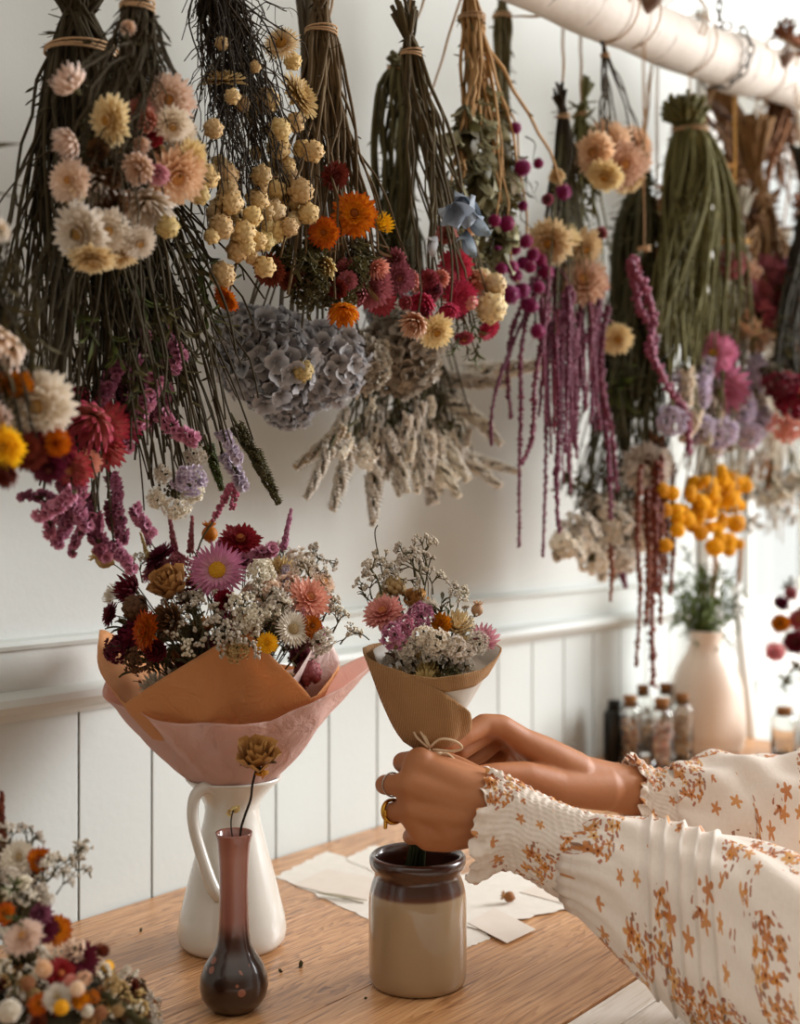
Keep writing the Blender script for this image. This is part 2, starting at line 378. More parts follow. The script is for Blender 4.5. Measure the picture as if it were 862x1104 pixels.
def k_coil(c, R):       # curled brown tendril
    b = MB(); b.tube([(.3*sin(6*q)*(1-q*.5), .3*cos(6*q)*(1-q*.5), -1+2*q) for q in [i/16 for i in range(17)]], [.05*(1-i/20) for i in range(17)], 4)
    return b.mesh('tendril', [pc(c)]), None
KINDS = dict(straw=k_straw, side=k_side, daisy=k_daisy, globe=k_globe, puff=k_puff, ball=k_ball, statice=k_statice, carn=k_carn, hydra=k_hydra,
             spike=k_spike, lav=k_lav, gyp=k_gyp, rose=k_rose, pod=k_pod, leaf=k_leaf, broad=k_broad, ear=k_ear, coil=k_coil)
GROW = {'straw': 1.14, 'side': 1.2, 'daisy': 1.05, 'carn': 1.1, 'globe': 1.05, 'statice': .95}
LONG = {'spike', 'lav', 'gyp', 'leaf', 'broad', 'ear', 'coil', 'statice'}
SM = {}
def put(kind, c, root, loc, d, r, R):
    me, cen = proto(kind, c, R.randrange(2))
    o = inst(me, me.name.split('.')[0], root, loc, d, r*GROW.get(kind, 1), R.uniform(0, 6.28))
    if cen:
        e = bpy.data.objects.new('flower_center', cen); COL.objects.link(e); e.parent = o
    return o
def stemmat(c): return flat('dried_stem', c, .85, .25, noise=60)
def bez(a, b, c, d, q): return a*(1-q)**3 + b*3*q*(1-q)**2 + c*3*q*q*(1-q) + d*q**3
def stem_mesh(root, top, tie, end, r, mats, R, wig=.006, leaves=0, leaflen=.02, name='stem', twigs=0, into=None):
    tie2 = tie; L = (end-tie).length; dn = (tie-top).normalized() if (tie-top).length > 1e-4 else Vector((0,0,-1))
    pts = [top, (top+tie)/2+Vector([R.uniform(-.002, .002) for _ in range(3)])]
    dr = (end-tie)/max(L, 1e-5); p1 = tie + (dn*.55+dr*.45)*L*.33; p2 = end - dr*L*.2 + Vector((R.uniform(-.06, .06)*L, R.uniform(-.06, .06)*L, L*.12)); wig *= .6
    nn = 9
    for i in range(nn):
        q = i/(nn-1); p = bez(tie, p1, p2, end, q)
        if 0 < i < nn-1: p = p + Vector([R.uniform(-wig, wig) for _ in range(3)])
        pts.append(p)
    pts = smooth_path(pts, 2)
    b = into or MB(); n = len(pts); b.tube(pts, [r*(1.1-.5*i/n) for i in range(n)], 5)
    for i in range(leaves):
        q = R.uniform(.1, .98)*(n-2); j = int(q); p = pts[j].lerp(pts[j+1], q-j)
        d = Vector((R.uniform(-1, 1), R.uniform(-1, 1), R.uniform(-1.6, .2)))
        b.petal(0, 0, 0, leaflen*R.uniform(.5, 1.3), leaflen*.16, R.uniform(.9, 1.4), R.uniform(.5, 2), .2, .05, 1, 3, place(p, d, R))
    for i in range(twigs):
        q = R.uniform(.2, .9)*(n-2); j = int(q); p = pts[j].lerp(pts[j+1], q-j); e = p+Vector((R.uniform(-.02, .02), R.uniform(-.02, .02), R.uniform(-.04, -.01)))
        b.tube([p, (p+e)/2+Vector((R.uniform(-.004, .004), R.uniform(-.004, .004), 0)), e], r*.5, 4, 0, False)
    return None if into else b.build(name, mats, root)
def branch_z(X): return 1.96+.115*(X-1.48)
STRING = flat('jute_twine', '#b08f6c', .9, .05, noise=300)
def twine(root, tie, r, string=True, col=None, up=None):
    b = MB(); m = col or STRING
    for k in range(3):
        b.tube([tie+Vector((r*1.02*cos(a), r*1.02*sin(a), (k-1)*.0028+.0015*sin(a*1.0+k))) for a in [2*pi*i/18 for i in range(19)]], .0011, 5, 0, False)
    b.build('twine', m, root)
    if string:
        e = Vector((tie.x, max(-.355, min(-.265, tie.y)), branch_z(tie.x)+.048-sqrt(max(0, .05**2-(max(-.355, min(-.265, tie.y))+.31)**2)))); s = MB()
        n = 8
        for sg in (-1, 1):
            s.tube([tie.lerp(e+Vector((sg*.003, sg*.004, .004)), i/n)+Vector((.002*sin(i*1.7)*(0 < i < n), 0, 0)) for i in range(n+1)], .0011, 5, 0, False)
        s.tube([Vector((e.x, -.31+.05*cos(a), e.z+.048+.05*sin(a))) for a in [2*pi*i/20 for i in range(21)]], .0014, 5, 0, False)
        s.build('hanging_string', m, root)
def bunch(label, tie, dw, top=None, n=20, stem='#3a3420', leaf='#4a4426', rp=1.6, heads=(), fills=(), extra=None, leaves=4, leaflen=.02, tier=6, wig=.005,
          seed=1, string=True, name='dried_flower_bunch', twigs=0, band=None, cat='dried flower bunch', mass=1.0, group='dried flower bunches hanging from the birch branch', depth=.5):
    R = random.Random(seed); T = W(tie[0], tie[1], dw); Z = ZW(tie[0], dw); k = Z/FPX
    root = thing(name, label, cat, T, group)
    tp = W(top[0], top[1], dw) if top else T+Vector((0,0,.05)); mats = [stemmat(stem), stemmat(leaf)]; ends = []
    for (kd, c, x, y, r, *dd) in heads:
        d = dd[0] if dd else (R.uniform(-.5, .5), R.uniform(-.6, .1), .7); off = dd[1] if len(dd) > 1 else R.uniform(.0, .03)
        p = W(x, y, dw+off); kk = ZW(x, dw+off)/FPX; v = IMG(*d).normalized()
        put(kd, c, root, p, v, r*kk, R); ends.append(p-v*r*kk*(.7 if kd in LONG else .3))
    for (kd, cs, nf, cx, cy, rx, ry, r) in fills:
        for i in range(nf):
            while 1:
                a, b_, e = R.uniform(-1, 1), R.uniform(-1, 1), R.uniform(-1, 1)
                if a*a+b_*b_+e*e <= 1: break
            x, y = cx+a*rx, cy+b_*ry; off = max(min(e*rx*k*depth, .28), .06-dw); p = W(x, y, dw+off); kk = ZW(x, dw+off)/FPX
            c = cs if isinstance(cs, str) else R.choice(cs); rr = r*R.uniform(.75, 1.2)*kk
            if kd in LONG: v = (p-T).normalized()+Vector([R.uniform(-.45, .45) for _ in range(3)])+Vector((0,0,-.2))
            else: v = IMG(a*.8+R.uniform(-.4, .4), -.35+R.uniform(-.5, .4), .75)
            v.normalize(); put(kd, c, root, p, v, rr, R); ends.append(p-v*rr*(.7 if kd in LONG else .3))
    if extra:
        ne, (cx, cy, rx, ry) = extra
        for i in range(ne):
            a, b_, e = R.uniform(-1, 1), R.uniform(-1, 1), R.uniform(-1, 1)
            ends.append(W(cx+a*rx, cy+b_*ry, max(.05, dw+e*rx*k*depth)))
    R.shuffle(ends); tr = tier*k; A = (T-tp).normalized()
    for e in ends[:n]:
        a, q = R.uniform(0, 6.28), sqrt(R.random())*tr; j = Vector((q*cos(a), q*sin(a), 0)); a2 = a+pi+R.uniform(-.8, .8); q2 = tr*R.uniform(.6, 1.6)
        stem_mesh(root, tp+Vector((q2*cos(a2), q2*sin(a2), R.uniform(-.02, .012))), T+j, e, rp*k*R.uniform(.7, 1.25), mats, R, wig, leaves, leaflen, 'stem', twigs)
    if n >= 28:      # the many thin stems in between that nobody could count
        mm = MB()
        for i in range(int(n*mass)):
            e = R.choice(ends); e = e+Vector((R.uniform(-.02, .02), R.uniform(-.02, .02), R.uniform(-.01, .05))); e.y = min(e.y, -.02)
            a, q = R.uniform(0, 6.28), sqrt(R.random())*tr; j = Vector((q*cos(a), q*sin(a), 0)); a2 = a+pi+R.uniform(-.8, .8); q2 = tr*R.uniform(.6, 1.6)
            stem_mesh(None, tp+Vector((q2*cos(a2), q2*sin(a2), R.uniform(-.02, .012))), T+j, e, rp*k*R.uniform(.6, 1.1), mats, R, wig*1.2, leaves+3, leaflen*.9, 'stem', twigs, mm)
        o = mm.build('loose_stems', mats, root); o['kind'] = 'stuff'
    twine(root, T, tr*1.12, string, band)
    return root

# ------------------------------------------------------------------ room
def T(px, py, z=.75):
    return P(px, py, (1.25-z)*FPX/(py-CY))
def paint(name, hexc, rough=.6, bumpd=.0006):
    n = N(name); f = n.noise(6, 4, n.coord('Object')); c = lin(hexc)
    n.col(n.mix(f, tuple(x*.95 for x in c[:3])+(1,), c)); n.b.inputs['Roughness'].default_value = rough
    n.bump(n.noise(90, 3, n.coord('Object')), bumpd, .5); return n.mat
M_WALL = paint('wall_paint', '#cfd2ce', .75); M_PANEL = paint('panel_paint', '#c9cfcc', .5); M_TRIM = paint('trim_paint', '#ced3cf', .42)
M_WHITE = paint('white_paint', '#eeece7', .45)
X0, X1, WX0, WX1, WZ0, WZ1, HT = -1.2, 4.4, 2.86, 3.95, .9, 2.35, 2.75
b = MB()
b.box((X0, .006, 0), (WX0, .2, HT)); b.box((WX1, .006, 0), (X1, .2, HT)); b.box((WX0, .006, 0), (WX1, .2, WZ0)); b.box((WX0, .006, WZ1), (WX1, .2, HT))
struct(b.build('wall_back', M_WALL, smooth=False))
b = MB(); pitch = .1166; gx = W(82, 800, 0).x
i = -16
while gx+i*pitch < X1-.1:
    a = gx+i*pitch; e = min(a+pitch, X1)
    if a >= X0:
        prof = [(a+.0022, .012), (a+.0032, .0), (e-.0006, 0), (e+.0006, .0012)]
        zt = 1.03 if e < WX0-.05 else (.86 if a < WX1+.05 else 1.03)
        b.add([(x, y-.003, z) for z in (0.0, zt) for x, y in prof], [(0,1,5,4), (1,2,6,5), (2,3,7,6)], 0)
    i += 1
b.box((X0, .004, 0), (X1, .0058, .86), 1)
struct(bevel(b.build('wall_panelling', [M_PANEL, flat('groove', '#b9b6aa', .9, 0)], smooth=False), .0006, 1))
for nm, prof, m in (('trim_1', [(0,1.004), (-.010,1.006), (-.013,1.012), (-.026,1.018), (-.030,1.026), (-.026,1.034), (-.012,1.038), (0,1.042)], M_TRIM),
                    ('trim_2', [(.004,1.04), (-.004,1.04), (-.004,1.088), (-.010,1.089), (-.013,1.094), (-.009,1.099), (.006,1.101)], M_TRIM)):
    b = MB(); n_ = len(prof); b.add([(x, y, z) for x in (X0, WX0-.09) for y, z in prof], [(k, k+1, n_+k+1, n_+k) for k in range(n_-1)]+[tuple(range(n_, 2*n_))])
    struct(b.build(nm, m, smooth=False))
b = MB(); b.box((X0, -.016, 0), (X1, .004, .14)); struct(bevel(b.build('baseboard_back', M_TRIM, smooth=False), .004))
b = MB(); b.box((X1, -1.4, 0), (X1+.15, .2, HT)); b.box((X1, -3.8, 0), (X1+.15, -1.4, .9))
struct(b.build('wall_right', M_WALL, smooth=False))
# floor boards
n = N('floor_boards'); v = n.coord('Object'); sp = n.new('SeparateXYZ'); n.link(v, sp.inputs[0])
pl = n.math('FLOOR', n.math('MULTIPLY', sp.outputs['Y'], 7.5)); wn_ = n.new('TexWhiteNoise', noise_dimensions='1D'); n.link(pl, wn_.inputs['W'])
g = n.noise(3, 6, n.coord('Object', (1.5, 30, 1)), .6)
n.col(n.mix(n.math('ADD', n.math('MULTIPLY', g, .6), n.math('MULTIPLY', wn_.outputs['Value'], .35)), lin('#a88c6c'), lin('#8a6c4c'))); n.b.inputs['Roughness'].default_value = .5
b = MB(); b.box((X0, -3.6, -.05), (X1+.15, .2, 0)); struct(b.build('floor', n.mat, smooth=False))
# window in the back wall
M_GLASS = N('glass'); M_GLASS.b.inputs['Transmission Weight'].default_value = 1; M_GLASS.b.inputs['Roughness'].default_value = 0; M_GLASS.b.inputs['IOR'].default_value = 1.45
M_GLASS.b.inputs['Base Color'].default_value = (.97, .98, .97, 1); M_GLASS = M_GLASS.mat
b = MB()
b.box((WX0, .12, WZ0), (WX0+.05, .17, WZ1)); b.box((WX1-.05, .12, WZ0), (WX1, .17, WZ1)); b.box((WX0+.05, .12, WZ1-.05), (WX1-.05, .17, WZ1)); b.box((WX0+.05, .12, WZ0), (WX1-.05, .17, WZ0+.06))
b.box((WX0+.05, .125, 1.62), (WX1-.05, .165, 1.66)); b.box(((WX0+WX1)/2-.015, .13, WZ0+.06), ((WX0+WX1)/2+.015, .16, WZ1-.05))
win = struct(bevel(b.build('window_1', M_WHITE, smooth=False), .004))
b = MB(); b.box((WX0+.05, .143, WZ0+.06), (WX1-.05, .147, WZ1-.05)); b.build('window_pane', M_GLASS, win, smooth=False)
b = MB(); b.box((WX0-.09, -.06, WZ0-.03), (WX1+.09, .119, WZ0+.006)); struct(bevel(b.build('trim_3', M_WHITE, smooth=False), .006))
b = MB(); b.box((WX0-.085, -.022, WZ0+.007), (WX0, .0055, WZ1+.09)); b.box((WX1, -.022, WZ0+.007), (WX1+.085, .0055, WZ1+.09)); b.box((WX0, -.022, WZ1), (WX1, .006, WZ1+.09))
struct(bevel(b.build('trim_4', M_WHITE, smooth=False), .006))

# ------------------------------------------------------------------ tables
def oak(name, c1, c2, c3, rough=.42, white=False):
    n = N(name); v = n.coord('Object'); sp = n.new('SeparateXYZ'); n.link(v, sp.inputs[0])
    pl = n.math('FLOOR', n.math('MULTIPLY', sp.outputs['Y'], 1/.105)); wn = n.new('TexWhiteNoise', noise_dimensions='1D'); n.link(pl, wn.inputs['W'])
    off = n.new('CombineXYZ'); n.link(n.math('MULTIPLY', wn.outputs['Value'], 9), off.inputs[0]); n.link(n.math('MULTIPLY', wn.outputs['Value'], 3), off.inputs[1])
    ad = n.new('VectorMath'); ad.operation = 'ADD'; n.link(v, ad.inputs[0]); n.link(off.outputs[0], ad.inputs[1])
    mp = n.new('Mapping'); mp.inputs['Scale'].default_value = (1.1, 9, 9); n.link(ad.outputs[0], mp.inputs[0])
    big = n.noise(2.2, 3, mp.outputs[0], .5, 1.2)
    rings = n.math('FRACT', n.math('MULTIPLY', big, 16))
    mp2 = n.new('Mapping'); mp2.inputs['Scale'].default_value = (9, 240, 60); n.link(ad.outputs[0], mp2.inputs[0]); fine = n.noise(1.0, 4, mp2.outputs[0], .6)
    r1 = n.ramp(rings, [(0, (.15,)*3+(1,)), (.12, (.9,)*3+(1,)), (.6, (.6,)*3+(1,)), (1, (.15,)*3+(1,))])
    f = n.math('ADD', n.math('ADD', n.math('MULTIPLY', r1, .30), n.math('MULTIPLY', fine, .95)), n.math('MULTIPLY', wn.outputs['Value'], .12))
    c = n.ramp(f, [(.42, lin(c3)), (.66, lin(c2)), (.95, lin(c1))])
    n.col(c); n.b.inputs['Roughness'].default_value = rough; n.b.inputs['Specular IOR Level'].default_value = .5
    n.bump(f, .0006, .6); return n.mat
M_OAK = oak('oak', '#d9ab7c', '#bd895a', '#6e4528', .36)
M_WOODW = oak('whitewashed_wood', '#fffcf6', '#f8f3ea', '#e2dacd', .5)
t = thing('table', 'long oak table with visible grain standing along the panelled wall', 'table', (.2, -.63, 0))
b = MB(); y = -.63
while y < -.03:
    e = min(y+.105, -.006); b.box((.2, y+.0002, .716), (2.66, e-.0002, .75)); y += .105
bevel(b.build('tabletop', M_OAK, t, smooth=False), .0007, 2)
b = MB(); b.box((.28, -.57, .63), (2.58, -.55, .7155)); b.box((.28, -.08, .63), (2.58, -.06, .7155)); b.box((.28, -.55, .63), (.30, -.08, .7155)); b.box((2.56, -.55, .63), (2.58, -.08, .7155)); b.build('apron', M_OAK, t, smooth=False)
for lx in (.30, 2.49):
    for ly in (-.55, -.145):
        b = MB(); b.box((lx, ly, 0), (lx+.065, ly+.065, .7155)); bevel(b.build('leg', M_OAK, t, smooth=False), .004)
t = thing('side_table', 'white painted plank table pushed against the front edge of the oak table', 'table', (.1, -.97, 0))
b = MB(); y = -.633
for wdt in (.043, .075, .075, .075, .06):
    b.box((.0, y-wdt+.0025, .728), (1.3, y, .7485)); y -= wdt
bevel(b.build('tabletop', M_WOODW, t, smooth=False), .001, 2)
b = MB(); b.box((.05, -.93, .66), (1.25, -.90, .727)); b.box((.05, -.68, .66), (1.25, -.65, .727)); b.build('apron', M_WOODW, t, smooth=False)
for lx in (.05, 1.20):
    for ly in (-.93, -.70):
        b = MB(); b.box((lx, ly, 0), (lx+.05, ly+.05, .66)); b.build('leg', M_WOODW, t, smooth=False)

# ------------------------------------------------------------------ papers
n = N('paper'); f = n.noise(60, 4, n.coord('Object')); n.col(n.mix(f, lin('#d9d3c9'), lin('#eae5dc'))); n.b.inputs['Roughness'].default_value = .8; n.bump(f, .0004); M_PAPER = n.mat
n = N('cream_card'); n.col(n.mix(n.noise(40, 2, n.coord('Object')), lin('#d9cdc0'), lin('#e4dacf'))); n.b.inputs['Roughness'].default_value = .7; M_CARD = n.mat
def sheet(name, cs, z, m, label, deck=.0015, seed=0, cat='paper', thick=.0006):
    R = random.Random(seed); q = [T(x, y, z) for x, y in cs]; ol = []
    for i in range(4):
        a, e = q[i], q[(i+1) % 4]; k = 26; d = (e-a).normalized(); nn_ = Vector((d.y, -d.x, 0))
        for j in range(k): ol.append(a.lerp(e, j/k)+nn_*(R.uniform(-deck, deck)+deck*sin(j*1.1+i)))
    b = MB(); n_ = len(ol); cen = sum(ol, Vector())/n_
    b.add([p for p in ol]+[p+Vector((0,0,thick)) for p in ol]+[cen, cen+Vector((0,0,thick))],
          [(i, (i+1) % n_, n_+(i+1) % n_, n_+i) for i in range(n_)]+[(n_+i, n_+(i+1) % n_, 2*n_+1) for i in range(n_)]+[((i+1) % n_, i, 2*n_) for i in range(n_)])
    return tag(b.build(name, m, smooth=False), label, cat, 'papers and cards on the oak table')
sheet('paper_sheet', [(297,945), (352,918), (470,958), (398,992)], .7502, M_PAPER, 'handmade white paper sheet with torn edge between white jug and stoneware jar', .0018, 1)
sheet('paper_sheet', [(372,926), (404,911), (530,955), (500,985)], .7510, M_PAPER, 'handmade paper sheet partly behind the stoneware jar', .0016, 2)
sheet('paper_card', [(316,954), (352,937), (425,951), (392,974)], .7512, M_CARD, 'small smooth card lying on the paper left of the stoneware jar', .0001, 3, 'card')
sheet('paper_sheet', [(440,962), (540,930), (628,976), (512,1002)], .7518, M_PAPER, 'handmade paper sheet under the dried poppy pod, right of the jar', .0016, 4)
sheet('paper_sheet', [(470,1000), (503,984), (529,1012), (498,1024)], .7503, M_PAPER, 'paper corner sticking out right behind the stoneware jar, under a small card', .0008, 5)
sheet('paper_card', [(504,995), (532,979), (577,1002), (546,1017)], .7526, M_CARD, 'blank cream card nearest the table front, right of the jar', .0001, 6, 'card')
sheet('paper_card', [(560,962), (600,948), (650,980), (624,979)], .7527, M_CARD, 'narrow card under the nearer blouse cuff', .0001, 7, 'card')

# ------------------------------------------------------------------ pottery
def glaze(name, hexc, rough=.12, coat=.6):
    n = N(name); n.col(n.mix(n.noise(14, 3, n.coord('Object')), tuple(x*.93 for x in lin(hexc)[:3])+(1,), lin(hexc))); n.b.inputs['Roughness'].default_value = rough+.15
    n.b.inputs['Coat Weight'].default_value = coat; n.b.inputs['Coat Roughness'].default_value = rough; return n.mat
M_ENAMEL = glaze('white_enamel', '#dcd9d0', .1, .7)
JC = P(250, 1015.5, 1.45); JC.z = .75
t = thing('water_jug', 'white enamel jug with flared rim holding the big paper-wrapped bouquet', 'jug', JC)
b = MB()
out = [(.001,.0), (.050,0), (.0575,.002), (.0615,.008), (.0628,.018), (.0605,.034), (.0550,.055), (.0490,.080), (.0420,.106), (.0365,.128), (.0325,.146), (.0312,.156), (.0318,.163), (.0365,.172), (.0450,.183), (.0515,.190), (.0535,.1925), (.0532,.1945)]
inn = [(.0500,.193), (.0435,.184), (.0350,.174), (.0300,.163), (.0305,.146), (.047,.08), (.059,.02), (.001,.006)]
def spout(w, q): return 1+.10*max(0, cos(w+.9))**8*max(0, 1-abs(q-.62)*6)
b.lathe(out+inn, 64, fn=spout, c=tuple(JC)); b.build('jug_body', M_ENAMEL, t)
b = MB(); hp = [P(x, y, 1.45-dz) for x, y, dz in [(241,858,.026), (232,851,.036), (221,849,.044), (211,857,.050), (207.5,873,.053), (209,892,.053), (215,915,.053), (223,940,.053), (230,958,.053), (236,966,.048)]]
sp_ = smooth_path(hp); b.tube(sp_, [.0085-.002*sin(pi*i/len(sp_)) for i in range(len(sp_))], 12); b.build('handle', M_ENAMEL, t)

VC = P(252, 1087, 1.26); VC.z = .75
n = N('ombre_glaze'); sp = n.new('SeparateXYZ'); n.link(n.coord('Object'), sp.inputs[0]); zz = n.math('ADD', sp.outputs['Z'], n.math('MULTIPLY', n.noise(45, 3, n.coord('Object')), .014))
c = n.ramp(n.math('MULTIPLY', n.math('SUBTRACT', zz, .75), 5.0), [(0, lin('#2c140c')), (.28, lin('#26110a')), (.40, lin('#3a1c12')), (.50, lin('#8f5b50')), (.8, lin('#a26a5c')), (.97, lin('#8a4d3c'))])
vo = n.new('TexVoronoi'); vo.inputs['Scale'].default_value = 85; n.link(n.coord('Object'), vo.inputs[0])
sm = n.math('MULTIPLY', n.math('LESS_THAN', vo.outputs['Distance'], .33), n.math('GREATER_THAN', n.noise(22, 1, n.coord('Object')), .56)); sm = n.math('MULTIPLY', sm, n.math('LESS_THAN', zz, .82))
n.col(n.mix(sm, c, lin('#8a5442'))); n.b.inputs['Roughness'].default_value = .3; n.b.inputs['Coat Weight'].default_value = .8; n.b.inputs['Coat Roughness'].default_value = .08
t = thing('bud_vase', 'slim bud vase glazed dusty pink above and dark brown below, in front of the jug', 'vase', VC)
b = MB(); b.lathe([(.001,0), (.020,0), (.0215,.003), (.027,.006), (.0325,.014), (.0345,.024), (.0335,.034), (.0290,.046), (.0220,.056), (.0175,.066), (.0155,.078), (.0147,.095), (.0145,.125), (.0152,.150), (.0168,.168), (.0185,.176), (.0183,.178), (.0165,.177), (.0145,.165), (.0125,.13), (.0125,.08), (.001,.07)], 48, c=tuple(VC))
b.build('vase_body', n.mat, t)
R = random.Random(3)
rt = P(278, 812, 1.262)
t = thing('dried_rose', 'single dried tan rose on a dark bent stem in the slim bud vase', 'dried rose', P(258, 1000, 1.26))
b = MB(); b.tube(smooth_path([P(259,945,1.258), P(259,900,1.26), P(263,882,1.26), P(270,862,1.26), P(272,846,1.261), P(277,826,1.262)]), .0014, 6); b.build('stem', flat('dark_stem', '#241a12', .7, 0), t)
inst(proto('rose', 'rosebrown')[0], 'flower', t, rt, IMG(.1, .8, .5), .022, 1)
inst(proto('broad', 'amber')[0], 'leaf', t, P(279, 836, 1.262), IMG(-.9, -.2, .5), .011, 1)
t = thing('dried_sprig', 'short amber leaf sprig leaning out of the slim bud vase behind the rose stem', 'dried sprig', P(250, 1000, 1.262))
b = MB(); b.tube(smooth_path([P(256,940,1.262), P(250,900,1.266), P(249,884,1.268), P(252,872,1.27)]), .0008, 5); b.build('stem', flat('dark_stem', '#241a12', .7, 0), t)
inst(proto('broad', 'tan')[0], 'leaf', t, P(254, 874, 1.27), IMG(.4, .3, .6), .011, 2)

KC = P(450, 1060, 1.331); KC.z = .75
n = N('stoneware'); sp = n.new('SeparateXYZ'); n.link(n.coord('Object'), sp.inputs[0]); zz = n.math('ADD', sp.outputs['Z'], n.math('MULTIPLY', n.noise(9, 2, n.coord('Object')), .003))
c = n.ramp(n.math('MULTIPLY', n.math('SUBTRACT', zz, .75), 5), [(0, lin('#7f6a4e')), (.03, lin('#9f8769')), (.495, lin('#a89070')), (.51, lin('#5a2f18')), (.54, lin('#3c1a0c')), (1, lin('#2e130a'))])
n.col(c); n.b.inputs['Roughness'].default_value = .3; n.b.inputs['Coat Weight'].default_value = .9; n.b.inputs['Coat Roughness'].default_value = .05
t = thing('stoneware_jar', 'stoneware jar, cream below and glossy brown at neck and rim, under the hands', 'jar', KC)
b = MB(); b.lathe([(.001,.001), (.047,.001), (.0495,.003), (.0515,.008), (.052,.02), (.052,.086), (.0512,.096), (.0488,.106), (.0462,.113), (.0458,.117), (.0470,.121), (.0500,.124), (.0515,.129), (.0512,.134), (.0485,.137), (.0455,.136), (.0435,.131), (.0425,.122), (.0440,.112), (.0480,.095), (.0485,.02), (.001,.008)], 64, c=tuple(KC))
b.build('jar_body', n.mat, t)

WC = P(761, 811, 2.6); WC.z = .75
n = N('bisque'); n.col(n.mix(n.noise(20, 4, n.coord('Object')), lin('#ead6c4'), lin('#f3e4d5'))); n.b.inputs['Roughness'].default_value = .38; n.b.inputs['Specular IOR Level'].default_value = .5
t = thing('ceramic_vase', 'tall pale blush ceramic vase holding green grasses near the window', 'vase', WC)
b = MB(); b.lathe([(.001,0), (.062,0), (.070,.004), (.075,.014), (.0775,.024), (.0770,.027), (.0782,.029), (.0795,.05), (.0790,.08), (.0765,.11), (.0730,.138), (.0670,.160), (.0580,.182), (.0480,.198), (.0400,.210), (.0355,.222), (.0345,.234), (.0345,.245), (.036,.252), (.0345,.254), (.031,.25), (.030,.225), (.001,.2)], 56, c=tuple(WC)); b.build('vase_body', n.mat, t)
t = thing('grass_bunch', 'green grass stems with seed heads standing in the tall blush vase', 'dried grass', (WC.x, WC.y, .97))
R = random.Random(8); g1 = [flat('green_stem', '#4a5a26', .7, .3), flat('green_leaf', '#5c6c32', .7, .3)]
for i in range(46):
    a = R.uniform(0, 6.28); q = R.uniform(0, .024); h = R.uniform(.08, .21); sp_r = R.uniform(.01, .075)
    p = Vector((WC.x+q*cos(a), WC.y+q*sin(a), .955)); e = p+Vector((sp_r*cos(a), sp_r*sin(a), h))
    stem_mesh(t, p, p+Vector((0,0,.04)), e, .0016, g1, R, .004, 8, .04)
for x, y, Zz in ((770,622,2.56), (797,608,2.6)):
    p = P(x, y, Zz); b = MB(); b.tube(smooth_path([Vector((WC.x, WC.y, .96)), Vector((WC.x, WC.y, 1.0)).lerp(p, .5), p]), .0014, 5); b.build('stem', g1[0], t)
    inst(proto('ear', 'wheat')[0], 'seed_head', t, p, IMG(.05, 1, 0), (.03, .03, .052), 0)
for i in range(9):
    p = P(R.uniform(728, 790), R.uniform(590, 660), 2.6+R.uniform(-.05, .05)); inst(proto('leaf', 'green')[0], 'leaf', t, p, IMG(R.uniform(-.6, .6), 1, R.uniform(-.3, .3)), .022, R.random()*6)

M_CORK = flat('cork', '#8a5f38', .9, .12, noise=200)
def vial(px, py, r, h, label, cols, seed, dark=False):
    c = T(px, py); R = random.Random(seed)
    t = thing('glass_vial', label, 'vial', c, 'corked vials beside the blush vase')
    prof = [(.001,.0), (r*.92,0), (r,.003), (r, h*.84), (r*.96, h*.875), (r*.7, h*.905), (r*.66, h*.95), (r*.76, h*.955), (r*.76, h*.97), (r*.58, h*.97), (r*.57, h*.9), (r*.86, h*.865), (r*.9, h*.83), (r*.9, .005), (.001,.004)]
    b = MB(); b.lathe(prof, 28, c=tuple(c)); b.build('bottle', flat('dark_glass', '#1c1a14', .15, 0) if dark else M_GLASS, t)
    b = MB(); b.lathe([(.001, h*.90), (r*.5, h*.90), (r*.64, h*1.07), (r*.6, h*1.08), (.001, h*1.08)], 16, c=tuple(c))
    b.build('cork' if not dark else 'cap', flat('dark_cap', '#17140f', .4, 0) if dark else M_CORK, t)
    if cols:
        b = MB()
        for i in range(150):
            a = R.uniform(0, 6.28); q = r*.76*sqrt(R.random()); z = .010+(h*.66)*(i/150)
            p = c+Vector((q*cos(a), q*sin(a), z)); d = Vector([R.uniform(-1, 1) for _ in range(3)])
            b.petal(0, 0, 0, r*.42, r*.36, R.uniform(-.4, .6), R.uniform(-1, 1), .2, .3, R.randrange(len(cols)), 2, place(p, d, R))
        o = tag(b.build('dried_petals', [flat('petal_bit', x, .8, .1) for x in cols]), 'dried petals filling the '+label, 'dried petals'); o['kind'] = 'stuff'
vial(662, 822, .022, .115, 'dark bottle, leftmost in the row of little bottles', None, 1, True)
vial(679, 827, .021, .130, 'corked glass vial of dark and amber petals, beside the dark bottle', ['#5a2f20', '#c08a50', '#a06038', '#d8c0a0'], 2)
vial(693, 813, .020, .132, 'corked glass vial of pale seeds set back behind the amber one', ['#cfc4b2', '#a9997f'], 3)
vial(713, 833, .0225, .132, 'corked glass vial of pink and cream petals, nearest the front', ['#d9b0a0', '#e3d2c2', '#c08070'], 4)
vial(717, 812, .020, .134, 'corked glass vial set directly behind the pink-petal vial', ['#7a5a40', '#bfae96'], 5)
vial(735, 824, .021, .130, 'corked glass vial of tan petals right beside the blush vase', ['#c9a070', '#a87a50', '#ded0bc'], 6)
vial(845, 819, .026, .098, 'empty corked glass vial standing alone right of the blush vase', None, 7)
